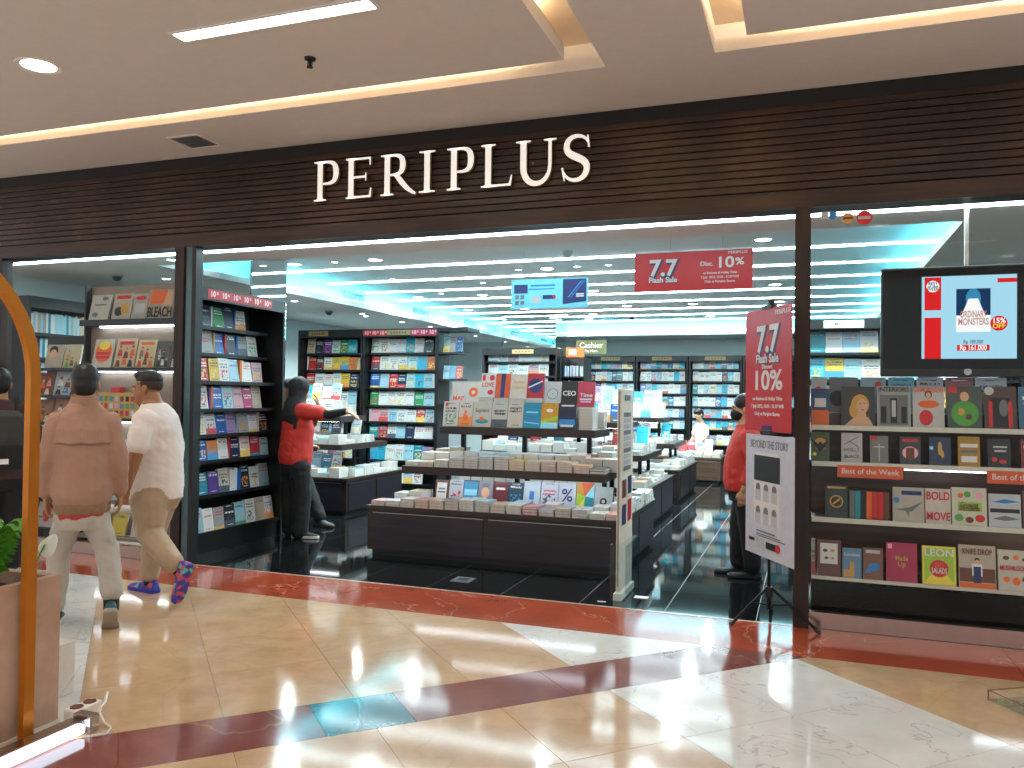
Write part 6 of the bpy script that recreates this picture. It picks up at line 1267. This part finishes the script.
# ---- shop assistant in a black headscarf reaching over the table
def lady_reach():
    t = thing('person', 'person in black headscarf and red T-shirt reaching towards the left table', 'person', (-4.89, 1.50, 0), R(150))
    hd = V(0, -.03, 1.50)
    b = MB(); stack(b, [((0, 0, .8), .14, .12), ((0, 0, .95), .14, .12), ((0, 0, 1.1), .14, .11), ((0, 0, 1.27), .15, .09), ((0, 0, 1.38), .06, .06), ((0, -.02, 1.48), .05, .055)]); head(b, hd, I3, .96, False)
    legs = [dict(h=V(q*.095, 0, .86), k=V(q*.10, -.02 if q < 0 else .02, .46), a=V(q*.10, .0, .088)) for q in (-1, 1)]
    for l in legs: limb(b, [l['h'], l['k'], l['a']], [.085, .055, .042])
    # the arm stretched to the right of the picture
    inv = Matrix.Rotation(-R(150), 3, 'Z'); wdir = inv @ V(0.98, 0.12, 0.0)
    sh = V(-.16, 0, 1.28) if (V(-.16, 0, 0)).dot(wdir) > 0 else V(.16, 0, 1.28)
    el = sh+wdir*.27+V(0, 0, -.03); wr = sh+wdir*.47+V(0, 0, 0.005)
    limb(b, [sh, el, wr], [.048, .04, .028]); hand(b, wr, wdir+V(0, 0, -.35), V(0, 0, -1), 1, 30)
    q = -1 if sh.x > 0 else 1
    limb(b, [V(q*.16, 0, 1.28), V(q*.22, -.04, 1.02), V(q*.18, -.2, .9)], [.048, .04, .028]); hand(b, V(q*.18, -.2, .9), V(0, -1, .1), V(0, 0, -1), q, 30)
    vox(b, 'body', 'skin_light', t, 0.008, 2)
    j = MB(); stack(j, [((0, .01, .74), .18, .155), ((0, .01, .82), .185, .17), ((0, 0, .95), .175, .165), ((0, -.01, 1.1), .175, .16), ((0, 0, 1.22), .18, .135), ((0, 0, 1.32), .135, .10), ((0, 0, 1.37), .08, .08)])
    limb(j, [sh-wdir*.02, sh+wdir*.17+V(0, 0, -.015)], [.085, .078]); limb(j, [V(q*.15, 0, 1.27), V(q*.205, -.03, 1.10)], [.08, .076]); vox(j, 'tee_shirt', 'tee_red', t, 0.011, 3)
    m_ = MB(); limb(m_, [sh+wdir*.12, el, wr-wdir*.02], [.05, .047, .035]); vox(m_, 'sleeve', 'cloth_black', t, 0.009, 2)
    m_ = MB(); limb(m_, [V(q*.19, -.02, 1.15), V(q*.22, -.04, 1.02), V(q*.18, -.18, .91)], [.05, .047, .035]); vox(m_, 'sleeve', 'cloth_black', t, 0.009, 2)
    hj = MB(); sph(hj, hd+V(0, .015, .03), .092, .112, .108, None, 18, 12); sph(hj, hd+V(.04 if sh.x < 0 else -.04, -.03, -.03), .06, .075, .10); sph(hj, hd+V(0, .03, -.05), .092, .095, .11); stack(hj, [((0, .06, 1.02), .12, .03), ((0, .075, 1.12), .15, .055), ((0, .06, 1.24), .165, .09), ((0, .03, 1.33), .145, .105), ((0, .01, 1.42), .095, .095)]); vox(hj, 'headscarf', 'hijab_black', t, 0.01, 4)
    p = MB(); stack(p, [((0, .01, .66), .165, .14), ((0, .01, .76), .18, .155), ((0, 0, .84), .17, .14)])
    for l in legs: limb(p, [V(l['h'].x, .01, .72), l['k'], l['a']+V(0, 0, -.02)], [.115, .095, .09])
    vox(p, 'trousers', 'cloth_black', t, 0.011, 3)
    for l in legs: shoe(t, l['a'], wdir, (0, 0, 1), 'cloth_black', 'sole_white')
lady_reach()
# ---- customer mostly hidden behind that assistant
def man_behind():
    t = thing('person', 'person in a black cap and dark clothes behind the reaching assistant, hand raised', 'person', (-5.47, 2.16, 0), R(78))
    hd = V(0, -.03, 1.50)
    b = MB(); stack(b, [((0, 0, .8), .14, .11), ((0, 0, 1.1), .14, .10), ((0, 0, 1.28), .16, .09), ((0, 0, 1.38), .06, .06), ((0, -.02, 1.48), .05, .055)]); at = head(b, hd, I3, .97)
    legs = [V(-.1, 0.05, .088), V(.10, -.42, .088)]
    for a in legs: limb(b, [V(a.x*.95, 0, .86), V(a.x, a.y*.5, .46), a], [.085, .055, .042])
    limb(b, [V(.18, 0, 1.3), V(.21, -.2, 1.12), V(.10, -.37, 1.32)], [.048, .04, .03]); hand(b, V(.10, -.37, 1.32), V(-.1, .1, 1), V(-.6, .8, 0), 1, 30)
    limb(b, [V(-.18, 0, 1.3), V(-.25, 0, 1.04), V(-.24, -.08, .82)], [.048, .04, .03]); hand(b, V(-.24, -.08, .82), V(0, -.1, -1), V(1, 0, 0), 1, 30)
    vox(b, 'body', 'skin_tan', t, 0.008, 2); face(t, at)
    m_ = MB(); sph(m_, hd+V(0, .015, .055), .084, .10, .075); m_.tube([hd+V(0, -.06, .045), hd+V(0, -.14, .035)], [.06, .045], 14, flat=.12); vox(m_, 'cap', 'cloth_black', t, 0.008, 1)
    j = MB(); stack(j, [((0, 0, .74), .18, .13), ((0, 0, .95), .18, .13), ((0, 0, 1.2), .19, .12), ((0, 0, 1.32), .13, .09), ((0, 0, 1.37), .075, .075)]); limb(j, [V(.17, 0, 1.29), V(.205, -.15, 1.16)], [.07, .065]); limb(j, [V(-.17, 0, 1.29), V(-.24, 0, 1.07)], [.07, .065]); vox(j, 'shirt', 'cloth_black', t, 0.011, 3)
    p = MB(); stack(p, [((0, 0, .68), .16, .12), ((0, 0, .8), .165, .12)])
    for a in legs: limb(p, [V(a.x*.95, 0, .72), V(a.x, a.y*.5, .46), a+V(0, 0, .02)], [.105, .08, .07])
    vox(p, 'trousers', 'cloth_black', t, 0.011, 3)
    for a in legs: shoe(t, a, (0, -1, 0), (0, 0, 1), 'shoe_grey', 'sole_dark')
man_behind()
# ---- assistant with a black face mask beside the poster stand
def lady_mask():
    t = thing('person', 'person in red shirt, black face mask and black trousers beside the posters', 'person', (-0.47, 1.42, 0), R(-82))
    hd = V(0, -.02, 1.375); s = .93
    b = MB(); stack(b, [((0, 0, .72), .13, .12), ((0, 0, .9), .13, .12), ((0, 0, 1.05), .13, .11), ((0, 0, 1.17), .14, .09), ((0, 0, 1.26), .055, .06), ((0, -.01, 1.35), .05, .055)]); at = head(b, hd, I3, s)
    legs = [V(-.085, -.04, .085), V(.085, .06, .085)]
    for a in legs: limb(b, [V(a.x, 0, .8), V(a.x, a.y*.6-.01, .43), a], [.08, .052, .04])
    for q in (-1, 1):
        limb(b, [V(q*.165, .02, 1.17), V(q*.215, .05, .94), V(q*.20, -.02, .73)], [.046, .04, .028]); hand(b, V(q*.20, -.02, .73), V(0, -.15, -1), V(-q, 0, 0), -q, 30)
    vox(b, 'body', 'skin_light', t, 0.007, 2); face(t, at, s=s)
    m_ = MB(); sph(m_, at(0, -.045, -.05), .062, .062, .055); vox(m_, 'face_mask', 'cloth_black', t, 0.007, 2)
    g2 = MB()
    for q in (-1, 1):
        c_ = at(q*.033, -.094, 0.0); g2.tube([c_+V(.024*math.cos(a), 0, .019*math.sin(a)) for a in [2*math.pi*i/16 for i in range(16)]], .0016, 6, closed=True); g2.tube([c_+V(q*.024, 0, .005), at(q*.08, .0, .008)], .0015, 6)
    g2.tube([at(-.01, -.095, .004), at(.01, -.095, .004)], .0015, 6); g2.build('glasses', 'tan_sign', t)
    m_ = MB(); sph(m_, hd+V(0, .022, .048), .083, .098, .088, None, 18, 12); sph(m_, hd+V(0, .06, -.05), .075, .065, .10); vox(m_, 'hair', 'hair_black', t, 0.008, 2)
    j = MB(); stack(j, [((0, 0, .70), .165, .155), ((0, -.005, .78), .175, .17), ((0, -.01, .9), .168, .165), ((0, -.005, 1.02), .17, .15), ((0, .01, 1.12), .175, .13), ((0, .01, 1.2), .13, .10), ((0, 0, 1.25), .075, .08)])
    for q in (-1, 1): limb(j, [V(q*.155, .02, 1.155), V(q*.212, .05, .95), V(q*.205, .0, .80)], [.072, .062, .05])
    vox(j, 'shirt', 'tee_red', t, 0.011, 3)
    p = MB(); stack(p, [((0, .01, .62), .15, .135), ((0, .01, .72), .168, .15)])
    for a in legs: limb(p, [V(a.x, 0.01, .66), V(a.x, a.y*.6-.01, .43), a+V(0, 0, .02)], [.105, .085, .072])
    vox(p, 'trousers', 'cloth_black', t, 0.011, 3)
    for a in legs: shoe(t, a, (0, -1, 0), (0, 0, 1), 'cloth_black', 'ink_black', .95, low=True)
lady_mask()
# ---- child reading by the far table
def child():
    t = thing('person', 'child in a white T-shirt looking down at a far table', 'person', (-1.86, 10.12, 0), R(-40))
    Rm = Matrix.Rotation(R(28), 3, 'X'); hd = V(0, -.07, 1.16); s = .92
    b = MB(); stack(b, [((0, 0, .6), .10, .08), ((0, 0, .75), .10, .08), ((0, 0, .92), .12, .075), ((0, 0, 1.0), .05, .05), ((0, -.03, 1.09), .042, .045)]); at = head(b, hd, Rm, s)
    for q in (-1, 1):
        limb(b, [V(q*.07, 0, .64), V(q*.075, 0, .34), V(q*.075, 0, .085)], [.06, .042, .034]); limb(b, [V(q*.13, 0, .93), V(q*.17, -.04, .74), V(q*.12, -.17, .62)], [.036, .03, .024]); hand(b, V(q*.12, -.17, .62), V(0, -1, -.2), V(0, 0, -1), q, 30, .8)
    vox(b, 'body', 'skin_light', t, 0.008, 2); face(t, at, s=s); hair_cap(t, hd, Rm, s=.96)
    j = MB(); stack(j, [((0, 0, .52), .145, .115), ((0, 0, .66), .14, .11), ((0, 0, .85), .14, .10), ((0, 0, .95), .11, .075), ((0, 0, 1.0), .06, .06)])
    for q in (-1, 1): limb(j, [V(q*.12, 0, .92), V(q*.158, -.03, .80)], [.06, .056])
    vox(j, 'tee_shirt', 'tee_white', t, 0.011, 3)
    p = MB(); stack(p, [((0, 0, .5), .115, .09), ((0, 0, .6), .12, .095)])
    for q in (-1, 1): limb(p, [V(q*.065, 0, .54), V(q*.075, 0, .34), V(q*.075, 0, .10)], [.075, .06, .052])
    vox(p, 'trousers', 'jean_blue', t, 0.011, 2)
    for q in (-1, 1): shoe(t, V(q*.075, 0, .075), (0, -1, 0), (0, 0, 1), 'white_paint', 'sole_white', .8)
child()
# ---- passer-by with a backpack at the far left
def man_pack():
    t = thing('person', 'person in a maroon jacket carrying a backpack by the left window', 'person', (-5.93, -0.95, 0), R(238))
    hd = V(0, -.02, 1.50)
    b = MB(); stack(b, [((0, 0, .8), .14, .10), ((0, 0, 1.1), .14, .10), ((0, 0, 1.28), .16, .09), ((0, 0, 1.38), .06, .06), ((0, -.01, 1.48), .05, .055)]); at = head(b, hd, I3, .98)
    legs = [V(-.1, 0, .088), V(.1, 0, .088)]
    for a in legs: limb(b, [V(a.x*.95, 0, .86), V(a.x, 0, .46), a], [.085, .055, .042])
    for q in (-1, 1): limb(b, [V(q*.18, 0, 1.3), V(q*.26, 0, 1.04), V(q*.24, -.08, .82)], [.048, .04, .03]); hand(b, V(q*.24, -.08, .82), V(0, -.1, -1), V(-q, 0, 0), -q, 30)
    vox(b, 'body', 'skin_mid', t, 0.008, 2); face(t, at); hair_cap(t, hd, I3)
    j = MB(); stack(j, [((0, 0, .76), .2, .14), ((0, 0, .95), .2, .14), ((0, 0, 1.2), .21, .13), ((0, 0, 1.32), .14, .1), ((0, 0, 1.385), .08, .08)])
    for q in (-1, 1): limb(j, [V(q*.175, 0, 1.285), V(q*.262, 0, 1.04), V(q*.245, -.07, .85)], [.078, .068, .055])
    vox(j, 'jacket', 'maroon_cloth', t, 0.011, 3)
    p = MB(); stack(p, [((0, 0, .68), .17, .13), ((0, 0, .8), .18, .13)])
    for a in legs: limb(p, [V(a.x*.95, 0, .72), V(a.x, 0, .46), a+V(0, 0, .02)], [.11, .085, .075])
    vox(p, 'trousers', 'cloth_black', t, 0.011, 3)
    for a in legs: shoe(t, a, (0, -1, 0), (0, 0, 1), 'cloth_black', 'sole_dark')
    bp = thing('backpack', 'dark grey backpack with a small white label worn by the maroon jacket person', 'backpack', (-5.93, -0.95, 0), R(238))
    m_ = MB(); stack(m_, [((0, .235, .84), .14, .075), ((0, .24, .88), .16, .095), ((0, .24, 1.1), .16, .095), ((0, .235, 1.26), .14, .08), ((0, .22, 1.30), .10, .05)]); vox(m_, 'pack', 'bag_grey', bp, 0.01, 2)
    m_ = MB(); m_.box(-.12, .12, .325, .352, .86, 1.04); m_.build('front_pocket', 'cloth_black', bp, bevel=0.012, seg=2)
    MB().box(-.03, .03, .3525, .3545, .90, .94).build('label', 'white_paint', bp)
    for q in (-1, 1): m_ = MB(); m_.tube([V(q*.10, .17, 1.27), V(q*.11, .05, 1.40), V(q*.12, -.09, 1.34), V(q*.13, -.15, 1.15), V(q*.14, -.10, .95), V(q*.14, .12, .88)], .016, 8, flat=.5); m_.build('strap', 'cloth_black', bp, smooth=2)
man_pack()
